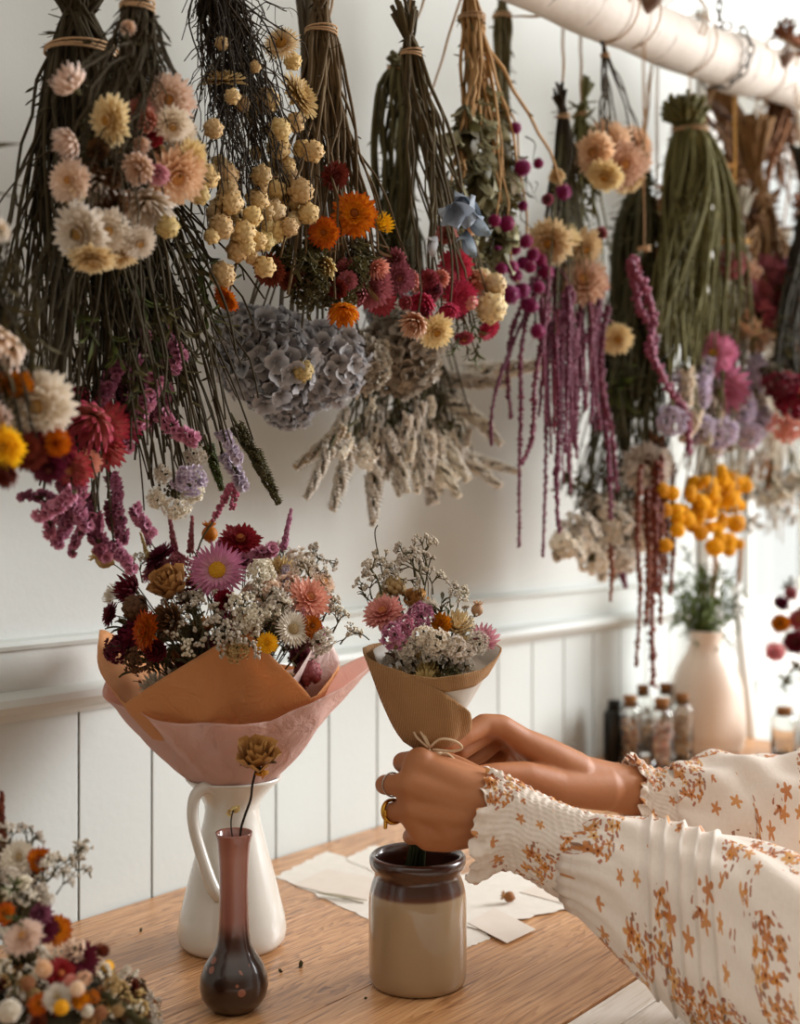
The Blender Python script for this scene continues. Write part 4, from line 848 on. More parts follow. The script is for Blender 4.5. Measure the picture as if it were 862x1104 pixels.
# far left, nearest the camera, half outside the frame
bunch('dark stemmed bunch at the left edge with a big white strawflower and a yellow one', (-75, 60), .42, (-80, -60), 34, '#2e2616', DG, 1.8, leaves=6, leaflen=.03, seed=1,
  heads=[('straw','white',40,438,41,(.1,-.15,1)), ('straw','yellow',3,482,25,(-.2,-.2,1)), ('side','blush',-2,375,30,(-.2,-.7,.5)), ('straw','blush',-12,455,30,(-.4,-.3,.8)), ('straw','white',0,247,15,(.8,.2,.4)), ('straw','amber',14,415,22,(.1,-.6,.4)), ('straw','rust',28,490,22,(0,-.6,.7)), ('straw','wine',52,505,20,(.2,-.6,.7)), ('side','rust',5,512,15), ('side','orange',60,478,16)],
  fills=[('straw',['rust','wine','amber'],8,5,480,45,30,16), ('leaf','olive',14,0,400,50,60,24)])
bunch('long dark green bunch with pink statice and crimson strawflowers at its tips', (88, 58), .30, (84, -60), 95, '#382f1b', '#40381f', 2.1, tier=34, leaves=2, leaflen=.02, seed=2, wig=.006, twigs=2, mass=2.2,
  heads=[('side','crimson',95,458,30,(-.3,-.7,.8)), ('straw','crimson',108,462,34,(.3,-.4,.8)), ('straw','crimson',75,505,25,(-.2,-.5,.8)), ('side','crimson',132,462,22,(.4,-.6,.7)), ('side','hot',86,425,12,(0,-.9,.6)), ('straw','wine',58,480,26,(-.4,-.5,.8)), ('straw','salmon',92,500,18,(.3,-.4,.9)),
    ('statice','statice',163,430,30,(-.15,-1,.2)), ('statice','statice',185,370,24,(.5,-.8,.2)), ('statice','statice',192,460,27,(.8,-.6,.2)), ('statice','statice',150,385,26,(.2,1,.2)), ('statice','statice',170,385,24,(.8,-.5,.3)), ('statice','mauve',120,410,28,(-.5,-.8,.2)), ('statice','mauve',140,420,26,(.3,-.9,.2)),
    ('statice','statice',60,540,26,(-.8,-.4,.2)), ('statice','mauve',45,540,22,(-.9,.1,.2)), ('statice','statice',88,545,26,(.5,-.7,.2)), ('statice','statice',70,565,24,(-.5,-.8,.2)), ('statice','mauve',110,575,28,(.4,-.9,.1)), ('statice','statice',130,600,22,(.5,-.8,.2)), ('statice','statice',155,560,22,(.5,-.7,.2)), ('statice','mauve',125,530,24,(.3,-.8,.2)),
    ('carn','lilac',204,515,20,(.3,-.6,.5)), ('statice','lilac',250,505,24,(.6,-.8,.2)), ('statice','lilac',245,480,22,(.4,-.9,.2)), ('carn','offwhite',190,545,16,(0,-.9,.3)), ('spike','olive',285,510,34,(.45,-.9,.1)), ('spike','olive',268,480,34,(.5,-.85,.1)), ('spike','green',230,500,28,(.3,-.9,.1)), ('carn','offwhite',210,490,14)],
  fills=[('statice',['statice','mauve'],12,90,555,55,35,20), ('leaf',['olive','green'],46,140,350,120,110,30), ('carn',['offwhite','olive'],6,190,510,30,40,13), ('side',['crimson','wine'],6,95,470,45,35,18), ('statice',['mauve','statice'],8,150,420,40,50,19)], extra=(70, (135,420,140,70)))
bunch('short bunch of white and blush strawflowers in front of the long green bunch', (148, 8), .40, (140, -50), 44, '#3a301c', DG, 1.6, leaves=1, leaflen=.015, seed=3, tier=16, twigs=2, mass=1.2,
  heads=[('straw','white',86,252,33,(-.35,-.35,.85)), ('straw','white',118,248,24,(.1,-.4,.9)), ('straw','white',150,262,20,(.5,-.6,.6)), ('side','white',160,225,26,(.3,-.8,.6)), ('straw','cream',100,280,26,(0,-.95,.25)), ('straw','cream',128,276,22,(.2,-.95,.3)), ('side','blush',74,87,20,(-.5,.6,.6)), ('straw','blush',75,195,24,(-.2,-.1,1)), ('side','white',108,205,24,(.1,-.8,.6)),
    ('straw','blush',182,108,28,(.15,-.25,1)), ('straw','white',186,135,22,(.2,-.8,.6)), ('straw','cream',118,130,27,(-.5,-.2,.8)), ('side','blush',72,155,18,(-.7,-.5,.5)), ('side','hot',162,147,15,(.1,.2,1)), ('side','blush',148,182,18,(-.1,-.5,.9)), ('side','rosepink',150,180,14,(.1,-.4,.9)), ('straw','peach',190,190,34,(.4,-.6,.6)), ('straw','cream',205,172,22,(.6,-.5,.5)), ('side','rosepink',170,188,13,(.1,-.6,.7)), ('straw','salmon',148,118,18,(.1,.3,.9)), ('side','salmon',157,130,14), ('globe','tan',180,244,12), ('side','blush',138,30,9,(.4,-.5,.5)), ('straw','white',195,150,22,(.7,-.5,.4)), ('globe','tan',215,210,10)],
  fills=[('side',['blush','brown','cream'],10,130,190,60,60,14), ('leaf','olive',10,130,180,70,70,16)])
bunch('dark twiggy bunch of round cream buds, second cluster from the left', (232, -22), .34, (228, -60), 62, '#2a2012', '#3a301c', 1.1, leaves=2, leaflen=.01, seed=4, tier=15, twigs=5, wig=.011,
  heads=[('straw','tan',240,86,24,(0,.85,.35)), ('daisy','cream',303,47,20,(-.2,.3,.9)), ('straw','tan',324,103,26,(.75,.4,.4)), ('globe','globe',239,47,7), ('globe','globe',230,139,10), ('globe','globe',288,108,13), ('globe','globe',301,140,12), ('globe','globe',318,132,10), ('globe','globe',337,163,11), ('globe','globe',315,66,9), ('globe','globe',243,190,14), ('globe','globe',247,218,14), ('globe','globe',279,193,10), ('globe','globe',238,245,13), ('globe','globe',262,250,13), ('globe','globe',272,233,10), ('globe','globe',311,218,13), ('globe','globe',324,206,13), ('globe','globe',332,230,11), ('globe','globe',240,296,13), ('globe','globe',285,288,11), ('globe','globe',297,248,13), ('globe','globe',256,270,12), ('globe','globe',278,260,9), ('globe','globe',271,278,7), ('globe','globe',228,255,8), ('globe','globe',296,205,11), ('globe','globe',309,178,9), ('globe','globe',300,160,12), ('globe','globe',250,104,8), ('globe','globe',275,72,6), ('globe','globe',222,190,13), ('globe','globe',311,245,10)],
  fills=[('globe',['globe','tan','cream'],26,272,220,55,62,10), ('globe','globe',8,285,140,50,50,8), ('leaf','brown',6,270,200,40,60,14)])
bunch('bunch with two bright orange strawflowers on bare brown stems, right of the cream buds', (346, 34), .33, (345, -40), 46, '#5a482e', '#3c3420', 2.2, leaves=1, leaflen=.014, seed=5, tier=15, mass=.5,
  heads=[('straw','orange',382,231,25,(0,.05,1),.05), ('straw','orange',349,251,17,(-.15,-.1,1),.04), ('side','yellow',413,240,12,(.6,.3,.6)), ('side','orange',370,338,17,(0,-.9,.5)), ('straw','rust',362,190,16,(.3,-.3,.5)), ('side','tan',348,288,15,(-.3,-.6,.7)), ('straw','dusty',398,310,25,(0,-.4,.9)), ('straw','dusty',430,300,18,(.2,-.3,.9)), ('straw','crimson',410,325,17,(0,-.6,.8)), ('straw','rust',290,292,18,(-.3,-.4,.8)), ('straw','orange',243,322,16,(-.6,-.6,.5)), ('side','dusty',425,280,13), ('side','salmon',408,290,12)],
  fills=[('leaf',['olive','brown','olive'],46,355,290,62,48,20), ('straw',['rust','dusty','wine'],9,350,305,60,28,14), ('carn','olive',16,350,290,60,40,14), ('side','dusty',6,410,310,35,20,12)], extra=(16, (350,300,60,30)))
bunch('bunch of two dusty blue grey hydrangea heads hanging below the orange strawflowers', (330, 130), .20, (330, 0), 22, '#4a4030', '#4a4030', 2, leaves=0, seed=6, tier=9,
  heads=[('hydra','bluegrey',290,388,58,(-.2,-.7,.7)), ('hydra','bluegrey',350,392,50,(.3,-.6,.7),.04), ('hydra','greywarm',432,378,50,(.3,-.6,.7),.03), ('hydra','bluegrey',262,358,34,(-.6,-.2,.7)), ('hydra','bluegrey',312,432,34,(0,-.9,.4)), ('hydra','greywarm',392,392,32,(0,-.6,.8),.05), ('hydra','bluegrey',425,335,32,(.1,0,.8),-.02), ('globe','tan',325,400,12,(.2,-.5,.8),.075)],
  fills=[('broad',['bluegrey','greywarm'],16,330,400,90,40,16)])
bunch('thick bundle of dull green leafy stalks behind the orange bunch', (428, 74), .20, (428, 62), 26, '#4c4628', '#5a5434', 2.6, leaves=7, leaflen=.016, seed=7, tier=9, extra=(34, (422,300,13,60)), fills=[('leaf','olive',14,424,270,14,40,18)])
bunch('bunch of hot pink strawflowers and cream buds with a blue grey curled leaf', (443, 58), .34, (436, 8), 27, '#4a3e26', '#3a3420', 2.0, leaves=1, leaflen=.015, seed=8, tier=10, wig=.007, twigs=1,
  heads=[('straw','hot',491,286,19,(0,.05,1)), ('straw','hot',497,320,19,(.3,-.3,.9)), ('side','hot',484,335,11,(-.2,-.9,.6)), ('straw','hot',527,355,14,(.6,-.6,.6)), ('side','hot',455,328,15,(-.3,-.7,.7)), ('globe','cream',529,332,16), ('globe','cream',533,307,12), ('straw','cream',470,358,20,(.2,-.5,.8)), ('globe','cream',519,298,9), ('side','peach',446,350,16,(-.4,-.6,.7)), ('side','salmon',510,305,16,(.3,-.5,.7)), ('side','salmon',481,252,12,(0,0,1)), ('side','peach',506,248,7), ('side','crimson',462,318,12), ('side','salmon',475,300,10), ('straw','crimson',500,365,11,(0,-.9,.5)), ('globe','salmon',505,325,9),
    ('broad','blue',496,222,30,(-.75,.5,.4),.07), ('broad','blue',500,240,32,(.1,-1,.3),.07), ('broad','blue',516,252,26,(.5,-.8,.3),.06), ('broad','blue',490,235,26,(.2,-.9,.6),.08), ('broad','blue',503,272,24,(.2,-1,.3),.05), ('broad','bluegrey',462,270,18,(-.3,-.9,.3))],
  fills=[('leaf',['olive','green'],10,510,365,25,25,13), ('side',['crimson','salmon','dusty'],12,470,320,45,28,11), ('coil','olive',10,490,310,50,45,14)])
bunch('bunch of long white spikes, lowest of the bunches in the middle', (432, 200), .15, (432, 120), 40, '#4c4630', '#4c4630', 1.6, leaves=5, leaflen=.02, seed=9, tier=9, string=True,
  heads=[('spike','white',350,480,38,(-.75,-.6,.2)), ('spike','chalk',372,505,44,(-.3,-1,.2)), ('spike','chalk',405,515,44,(-.05,-1,.2)), ('spike','chalk',430,490,40,(.2,-1,.3)), ('spike','chalk',455,500,42,(.35,-1,.2)), ('spike','chalk',478,480,44,(.7,-1,.3)), ('spike','chalk',505,495,42,(.9,-.8,.2)), ('spike','chalk',530,500,30,(1,-.3,.1)), ('spike','chalk',540,398,48,(1,.12,.2)), ('spike','chalk',505,410,42,(1,-.1,.3)), ('spike','chalk',510,450,40,(.8,-.8,.3)), ('spike','chalk',345,505,34,(-.4,-.9,.2)), ('spike','chalk',388,465,38,(-.5,-.9,.4)), ('spike','chalk',495,440,38,(1,-.6,.3)), ('spike','chalk',400,535,30,(.05,-1,.1)), ('carn','chalk',460,490,20,(.3,-.5,.8)), ('carn','chalk',432,470,16,(.1,-.3,.9)), ('carn','chalk',395,490,17), ('carn','chalk',480,510,17,(.3,-.7,.6)), ('carn','chalk',363,480,14)],
  fills=[('spike','chalk',20,445,465,85,55,32), ('statice','chalk',16,450,470,90,55,14), ('leaf','olive',30,450,430,60,50,22), ('statice','chalk',16,430,480,80,45,16)])
bunch('tan stemmed bunch of grey green leaves and magenta globe flowers', (508, 20), .30, (505, -50), 30, '#a07c50', '#706848', 2.1, leaves=2, leaflen=.02, seed=10, tier=13, mass=.3, wig=.006,
  heads=[('puff','magenta',555,138,8), ('puff','magenta',563,181,11), ('puff','magenta',580,176,7), ('puff','magenta',607,207,10), ('puff','magenta',563,222,7), ('puff','magenta',546,241,10), ('puff','magenta',533,238,8), ('puff','magenta',551,288,9), ('puff','magenta',571,288,8), ('puff','magenta',588,293,10), ('puff','magenta',549,318,13), ('puff','magenta',562,313,11), ('puff','magenta',573,330,9), ('puff','magenta',579,357,10), ('puff','magenta',540,290,8), ('puff','magenta',580,310,8), ('puff','magenta',536,270,6), ('side','dusty',590,215,7)],
  fills=[('broad',['sage','sage','olive'],85,515,205,38,105,22), ('leaf',['olive','sage'],30,515,200,38,100,24), ('coil','olive',8,570,200,20,60,16), ('puff','magenta',8,560,290,30,45,8), ('broad',['olive','greywarm'],10,530,220,46,60,12)], extra=(24, (512,180,16,60)))
bunch('slender olive bundle close behind the tan stems, tied near the top of the frame', (541, 18), .17, (540, -30), 14, '#544a2c', '#5a5434', 2.2, leaves=5, leaflen=.02, seed=11, tier=9, extra=(22, (548,170,8,50)), fills=[('leaf','olive',6,552,200,10,40,14)])
def tails(root_label, tie, dw, top, tl, col, seed, n=12, stem='#4a3a2c', heads=(), fills=(), tier=6, rp=1.5, thick=3.2, extra=None):
    root = bunch(root_label, tie, dw, top, n, stem, '#4a4028', rp, heads, fills, extra, 3, .015, tier, .006, seed); R = random.Random(seed+50); Tt = W(tie[0], tie[1], dw)
    m = [pet(*col), GREEN]
    for (pl_, th) in tl:
        Z0 = ZW(pl_[0][0], dw); k = Z0/FPX; off = R.uniform(-.03, .04); b = MB()
        pts = smooth_path([W(x+R.uniform(-2, 2)*(jj > 0), y, dw+off) for jj, (x, y) in enumerate(pl_)], 5); b.tube([Tt]+pts[:1], .0008, 4, 1, False)
        n_ = len(pts); b.tube(pts, [th*k*.55*(1-.45*i/n_) for i in range(n_)], 6); L = sum((pts[i+1]-pts[i]).length for i in range(n_-1))
        for i in range(int(L/(th*k)*7)):
            q = R.random(); j = q*(n_-1); j0 = int(j); p = pts[j0].lerp(pts[min(j0+1, n_-1)], j-j0); s = th*k*(1-.35*q); d = Vector([R.uniform(-1, 1) for _ in range(3)]).normalized()
            b.ball(p+d*s*R.uniform(.3, 1.0), s*R.uniform(.25, .6), 5, 3, 0, (1,1,1), R.random())
        b.build('amaranth_tail', m, root)
    return root
R = random.Random(33); tl = []
for i in range(46):
    x = R.uniform(583, 648); L = R.uniform(40, 135)*(1-abs(x-612)/80); y0 = R.uniform(290, 370); tl.append(([(x, y0), (x+R.uniform(-4, 4), y0+L*.5), (x+R.uniform(-7, 7), y0+L*1.1+40)], R.uniform(2.2, 4)))
tl += [([(580,300), (562,370), (560,440), (559,500), (559,590)], 3.4), ([(575,320), (545,390), (532,440), (530,480)], 3), ([(590,330), (575,410), (572,470), (560,500)], 4), ([(598,360), (602,450), (600,520), (601,575)], 4.5), ([(590,380), (588,460), (586,540), (584,600)], 3), ([(645,330), (650,420), (655,500), (658,560)], 5), ([(575,300), (555,350), (548,400), (550,450)], 4), ([(655,330), (646,400), (660,470), (663,530)], 4), ([(625,330), (622,420), (616,470)], 5)]
tails('bunch of trailing mauve amaranth tails under cream and peach strawflowers', (607, 126), .28, (602, 96), tl, ('#6a2c40', '#965068'), 12, 26, '#2e2618', tier=6, thick=3.5,
  heads=[('straw','cream',592,262,26,(-.3,-.4,.7)), ('straw','cream',603,255,22,(-.1,.5,.6)), ('straw','cream',630,268,22,(.3,-.5,.7)), ('straw','peach',628,303,28,(0,.2,.6)), ('straw','salmon',640,306,18,(.3,-.1,.9)), ('side','cream',600,190,9), ('side','tan',604,205,8), ('straw','cream',665,366,18,(.1,-.3,.7)), ('carn','pale',640,288,12)],
  fills=[('leaf','mauve',14,615,330,40,50,16), ('coil','mauve',20,610,330,50,60,18), ('leaf','olive',8,620,220,14,60,16)])
bunch('small green tied sprig right beside the dark stemmed amaranth bunch', (626, 124), .27, (632, 84), 14, '#5c5a30', '#646438', 1.6, leaves=6, leaflen=.04, seed=13, tier=6, extra=(14, (640,330,26,60)), fills=[('leaf','olive',6,630,180,10,50,20)], heads=[('side','dusty',647,252,8), ('side','dusty',682,290,9), ('coil','olive',640,215,14)])
bunch('small bunch of fluffy peach strawflowers hanging on its own thin stems', (652, 60), .30, (648, 28), 14, '#3a3020', '#3a3020', 1.3, leaves=1, leaflen=.01, seed=14, tier=4,
  heads=[('straw','peach',655,152,26,(0,.3,.9)), ('straw','peach',640,165,24,(-.6,-.1,.8)), ('straw','peach',686,150,20,(.4,.5,.7)), ('straw','peach',672,178,25,(.2,-.2,.9)), ('straw','cream',652,190,20,(-.3,-.7,.5)), ('straw','cream',678,196,18,(.3,-.8,.4)), ('side','brown',661,198,7,(0,-1,.3)), ('side','peach',690,172,16,(.8,-.2,.5)), ('side','brown',693,168,6)])
bunch('long olive leafy bunch narrow at the top with a white double flower at its foot', (690, 200), .24, (692, 190), 52, '#3c3820', '#46462a', 2.0, leaves=9, leaflen=.03, seed=15, tier=7,
  heads=[('straw','white',697,505,28,(0,-.2,.9)), ('straw','white',712,498,18,(.4,.2,.8)), ('carn','white',686,512,16)], extra=(54, (690,450,28,60)), fills=[('leaf',['olive','green'],26,688,400,26,80,26)])
bunch('low bunch of white sea lavender clusters on olive stems', (668, 330), .20, (668, 280), 30, '#4a4632', '#4a4632', 1.4, leaves=4, leaflen=.02, seed=16, tier=7,
  heads=[('carn','chalk',625,572,24,(-.4,-.5,.7)), ('carn','chalk',655,565,26,(0,-.5,.8)), ('carn','chalk',640,598,22,(0,-.9,.4)), ('carn','pale',680,560,22,(.5,-.5,.7)), ('carn','chalk',610,585,18,(-.7,-.5,.4)), ('carn','chalk',668,600,18,(.3,-.9,.4)), ('carn','chalk',690,580,16,(.6,-.5,.5)), ('carn','pale',645,545,20)],
  fills=[('statice',['chalk','pale'],30,650,575,46,38,18), ('leaf','olive',16,645,530,40,30,18), ('spike','mauve',1,664,610,4,8,20)])
tails('narrow bunch of rust brown amaranth tails hanging lowest of all', (706, 330), .26, (706, 300), [([(705,480), (704,560), (703,640), (702,740)], 6.5), ([(690,500), (688,580), (688,640), (687,718)], 4), ([(712,490), (714,560), (714,620), (713,672)], 4), ([(725,500), (726,560), (725,600), (724,642)], 4.5), ([(698,490), (697,560), (697,600), (696,672)], 6), ([(709,500), (708,560), (708,640)], 6), ([(702,470), (700,520), (700,600)], 8), ([(709,470), (711,540), (711,600)], 8), ([(658,590), (658,620), (658,648)], 4), ([(717,500), (718,560), (716,620)], 5)], ('#6a2e1c', '#945238'), 17, 12, '#4a3020')
tails('single thick twisting mauve amaranth rope beside the big green stem bunch', (694, 268), .33, (694, 250), [([(680,280), (686,300), (698,322), (705,350), (700,375), (712,400), (722,420), (735,440), (742,465), (741,490)], 7.5), ([(682,290), (690,330), (703,360), (706,395)], 6)], ('#7d3c54', '#a05a74'), 18, 3, '#4a4028')
bunch('large bunch of thick green stems ending in lilac and pink statice', (744, 142), .31, (738, 112), 84, '#5f5a32', '#6a6438', 2.4, leaves=2, leaflen=.025, seed=19, tier=17, wig=.004,
  heads=[('straw','pink',768,382,24,(-.2,.1,.8)), ('straw','pink',783,378,16,(.3,.4,.8)), ('side','pink',782,420,26,(.2,-.5,.8)), ('carn','lilac',735,412,18), ('carn','lilac',795,440,20,(.5,-.3,.8)), ('carn','lilac',724,452,18,(-.5,-.5,.6)), ('carn','lilac',750,460,20,(0,-.8,.6)), ('carn','lilac',812,400,19,(.6,0,.6)), ('carn','lilac',820,455,16,(.6,-.5,.5)), ('carn','lilac',775,465,20,(.1,-.8,.5)), ('carn','lilac',805,470,16)],
  fills=[('statice',['lilac','lilac','white','pale'],34,770,430,58,42,20), ('leaf','olive',18,742,280,22,80,22), ('leaf','olive',14,770,430,45,35,16)], extra=(70, (734,355,29,50)))
bunch('brown reedy bunch half behind the large green stems', (742, 160), .20, (742, 130), 34, '#7a5630', '#5a4020', 2.4, leaves=4, leaflen=.03, seed=20, tier=12, extra=(34, (716,320,30,60)), fills=[('leaf',['brown','rosebrown'],16,725,250,24,60,24)])
bunch('pale grey stemmed bunch with a yellow band ending in round golden flower heads', (792, 262), .29, (794, 205), 30, '#a8a292', '#a8a292', 1.5, leaves=0, seed=21, tier=14, wig=.003, mass=.6, band=flat('yellow_band', '#d8a040', .6, 0),
  heads=[('ball','yellow',717,588,9), ('ball','yellow',770,590,11), ('ball','yellow',793,565,11), ('ball','yellow',785,583,10), ('ball','yellow',730,572,9), ('ball','yellow',740,560,10), ('ball','yellow',755,575,9), ('ball','yellow',713,528,9), ('ball','yellow',716,550,9), ('ball','yellow',724,532,9)],
  fills=[('ball','yellow',60,775,530,34,25,7.5), ('ball','yellow',22,745,555,26,22,7), ('ball','yellow',14,786,575,18,20,7)], extra=(22, (768,510,30,12)))
bunch('brown stemmed bunch tied with twine above dusty pink and cream statice', (816, 214), .30, (812, 130), 52, '#7a5a36', '#6a4a2a', 2.4, leaves=3, leaflen=.03, seed=22, tier=13,
  heads=[('carn','dusty',788,285,17,(-.5,0,.8)), ('straw','dusty',815,320,20), ('straw','rosepink',845,300,22,(.3,.2,.8)), ('carn','dusty',852,320,24), ('carn','crimson',830,335,18), ('carn','cream',800,352,20,(-.3,-.7,.6)), ('carn','cream',845,350,22,(.3,-.7,.6)), ('carn','peach',815,365,18,(0,-.9,.4))],
  fills=[('carn',['dusty','mauve','crimson','peach','cream'],30,828,325,42,42,17), ('leaf','brown',14,815,240,24,50,22), ('side',['dusty','wine'],10,825,310,36,30,14)], extra=(20, (820,280,30,30)))
bunch('dark bunch at the right edge with a bright red flower, under the dusty pink one', (870, 230), .38, (868, 160), 34, '#2e2a1e', '#2e2a1e', 2.2, leaves=6, leaflen=.03, seed=23, tier=10,
  heads=[('carn','red',852,425,24,(0,-.3,.9)), ('straw','orange',850,420,16,(0,-.1,1)), ('carn','salmon',848,458,20,(-.2,-.9,.3)), ('carn','wine',838,415,18)], fills=[('carn',['wine','red','olive'],14,862,410,34,34,16), ('leaf',['olive','brown'],20,862,370,28,60,22)])
bunch('bent brown reed bunch tucked high under the branch, behind the pale grey stems', (790, 190), .19, (778, 96), 40, '#6e4c2a', '#5e4024', 2.6, leaves=5, leaflen=.035, seed=24, tier=11, extra=(30, (790,300,24,60)), fills=[('leaf',['brown','rosebrown'],16,785,200,20,60,26), ('ear','brown',14,770,130,30,40,22)])
bunch('airy bunch of pale bare grasses dotted with small brown leaves, at the far right', (838, 300), .22, (838, 250), 46, '#b5ab9a', '#8a5a44', 1.0, leaves=3, leaflen=.02, seed=25, tier=10, wig=.008, twigs=3,
  fills=[('gyp','pale',14,830,520,40,55,26), ('ear','rosebrown',7,820,480,25,35,18), ('leaf','rosebrown',9,838,510,35,55,10)], extra=(30, (832,540,44,50)))
bunch('rusty brown twig bundle lying against the right end of the branch', (838, 110), .24, (830, 96), 26, '#7a5030', '#5a3c24', 2.2, leaves=8, leaflen=.03, seed=26, tier=9, extra=(20, (842,190,20,40)), fills=[('leaf','brown',8,830,150,20,30,22)], twigs=2)
R = random.Random(61)
for i, (px, py, rr, lb) in enumerate(((852, 42, .07, 'tangle of rusty brown twigs perched on the right end of the branch'), (870, 232, .05, 'small dark twig wreath at the right edge below the branch'))):
    c0 = W(px, py, .30 if i else .29); c0 = c0+Vector((0, 0, .0)); t = thing('twig_wreath', lb, 'twig wreath', c0)
    for k_ in range(16):
        b = MB(); ph = R.uniform(0, 6); ra = rr*R.uniform(.75, 1.1); n_ = 14
        b.tube([c0+Vector((ra*cos(ph+4.5*j/n_), ra*.9*sin(ph+4.5*j/n_)*(.35 if i == 0 else .4)+R.uniform(-.004, .004), ra*(.18 if i == 0 else .9)*sin(ph+4.5*j/n_+(.6 if i == 0 else 0))+R.uniform(-.006, .006))) for j in range(n_)], .0022, 5)
        for q in range(5): b.petal(0, 0, 0, .03, .008, R.uniform(.2, 1.2), 1.5, .1, .05, 0, 3, place(c0+Vector((ra*cos(q+ph), 0, ra*.2*sin(q+ph))), [R.uniform(-1, 1) for _ in range(3)], R))
        b.build('twig', flat('rust_twig', '#6e4024', .9, .2), t)
for px, dy in ((665, 0), (715, 0), (604, 0)): pass

# ------------------------------------------------------------------ the person's hands and blouse sleeves
n = N('skin'); f = n.noise(25, 4, n.coord('Object')); f2 = n.noise(180, 3, n.coord('Object'))
n.col(n.mix(f, lin('#9e643f'), lin('#b2774e'))); n.b.inputs['Roughness'].default_value = .55; n.b.inputs['Specular IOR Level'].default_value = .35; n.b.inputs['Subsurface Weight'].default_value = .12; n.b.inputs['Subsurface Radius'].default_value = (.012, .005, .003)
n.b.inputs['Subsurface Scale'].default_value = .6; n.bump(n.math('ADD', n.math('MULTIPLY', f2, .5), n.noise(60, 3, n.coord('Object'))), .0006, .6); M_SKIN = n.mat
PERSON = thing('person', 'person in a cream blouse with amber floral print, hands tying the small bouquet', 'person', P(900, 1000, 1.2))
def capsule(b, p, q, rp, rq, seg=24):
    d = (q-p); L = d.length; d.normalize(); pts = []; rad = []
    for a in (-80, -55, -30): pts.append(p+d*rp*sin(radians(a))); rad.append(rp*cos(radians(a)))
    for i in range(7): pts.append(p.lerp(q, i/6)); rad.append(rp+(rq-rp)*i/6)
    for a in (30, 55, 80): pts.append(q+d*rq*sin(radians(a))); rad.append(rq*cos(radians(a)))
    b.tube(pts, rad, seg)
def hand(name, chains, balls=()):
    b = MB()
    for ch in chains:
        q = [(P(x, y, Z), r*Z/FPX) for x, y, Z, r in ch]
        for (p0, r0), (p1, r1) in zip(q, q[1:]): capsule(b, p0, p1, r0, r1)
    for x, y, Z, r, sc in balls: b.ball(P(x, y, Z), r*Z/FPX, 16, 10, 0, sc)
    o = b.build(name, M_SKIN, PERSON)
    m = o.modifiers.new('fuse', 'REMESH'); m.mode = 'VOXEL'; m.voxel_size = .0013; m.use_smooth_shade = True
    m = o.modifiers.new('soft', 'SMOOTH'); m.factor = .5; m.iterations = 34
    return o
hand('left_hand', [
  [(800,985,1.215,42), (640,925,1.245,33), (560,880,1.262,28), (525,866,1.268,25)],
  [(528,862,1.266,26), (490,846,1.262,22), (453,826,1.262,16.5)], [(528,866,1.262,26), (488,860,1.256,21), (445,846,1.250,15.5)],
  [(528,872,1.262,25), (490,874,1.256,20), (446,871,1.252,15)], [(526,878,1.266,24), (492,890,1.262,19), (455,897,1.262,14)],
  [(520,862,1.268,28), (475,840,1.264,20), (455,836,1.263,16)], [(515,880,1.270,28), (462,886,1.268,20)], [(522,868,1.266,28), (470,862,1.262,22), (450,859,1.258,16)], [(520,885,1.27,26), (480,900,1.268,19), (462,903,1.268,15)], [(490,870,1.275,34), (475,868,1.278,30)], [(452,822,1.262,17), (444,850,1.256,17.5), (446,876,1.259,17.5), (458,897,1.265,17)], [(484,838,1.266,16), (476,852,1.258,18), (478,878,1.259,20), (484,898,1.264,18)], [(520,852,1.272,22), (480,830,1.272,16), (455,822,1.268,14)],
  [(453,824,1.262,16), (434,822,1.290,11.5), (441,822,1.312,10), (458,820,1.318,8.5)],
  [(443,846,1.250,15), (426,846,1.262,12), (414.5,846,1.280,11), (428,848,1.302,9.5), (446,848,1.308,8.5)],
  [(446,872,1.252,14), (432,874,1.262,11.5), (421,876,1.278,10.5), (431,878,1.300,9.5), (447,877,1.306,8.5)],
  [(455,898,1.262,13), (446,900,1.274,10), (442,902,1.288,9), (450,902,1.302,8.5), (462,900,1.306,8)],
  [(520,846,1.285,17), (492,828,1.305,13.5), (472,818,1.316,10.5), (458,811,1.312,9)]])
hand('right_hand', [
  [(790,872,1.48,28), (700,857,1.465,27), (650,846,1.44,26), (610,834,1.42,24)],
  [(620,832,1.42,22), (585,812,1.405,19), (560,798,1.392,15)], [(620,840,1.425,22), (585,820,1.415,19), (566,806,1.412,15)],
  [(620,846,1.43,21), (590,832,1.43,18), (570,820,1.43,14)], [(620,852,1.43,20), (592,845,1.44,17), (575,836,1.445,13)],
  [(560,797,1.392,14.5), (540,783,1.380,13), (521,781,1.370,12), (502,793,1.350,10), (484,806,1.336,8.5)],
  [(566,806,1.412,14), (545,788,1.405,12.5), (530,785,1.398,12), (512,800,1.372,10), (496,812,1.356,8.5)],
  [(570,820,1.430,13), (546,796,1.425,12), (536,796,1.415,11.5), (519,812,1.392,10), (503,822,1.378,8.5)],
  [(575,836,1.445,12), (552,812,1.442,11), (542,812,1.434,10), (526,826,1.41,9), (512,834,1.398,8)],
  [(650,850,1.43,24), (600,848,1.395,20), (566,837,1.372,16.5), (535,834,1.352,12), (513,836,1.34,10.5), (494,832,1.330,9)]])
b = MB(); rc = P(423, 875, 1.273); ax = (P(432,874,1.262)-P(421,876,1.278)).normalized(); X = place(rc, ax, random.Random(1))
a_ = ax.orthogonal().normalized(); b_ = ax.cross(a_)
for o_ in (0, .0028): b.tube([rc+ax*(o_-.001)+a_*.0116*cos(w)+b_*.0116*sin(w) for w in [2*pi*i/28 for i in range(29)]], .0017, 8, 0, False)
for i in range(7): w = i*.22; b.ball(rc+ax*.0005+(-RT*.6-UP*.5-FW*.6).normalized()*.0122+UP*(i-3)*.0026, .0022, 8, 5)
b.build('ring', flat('gold', '#c8963c', .25, 0, metal=1), PERSON)
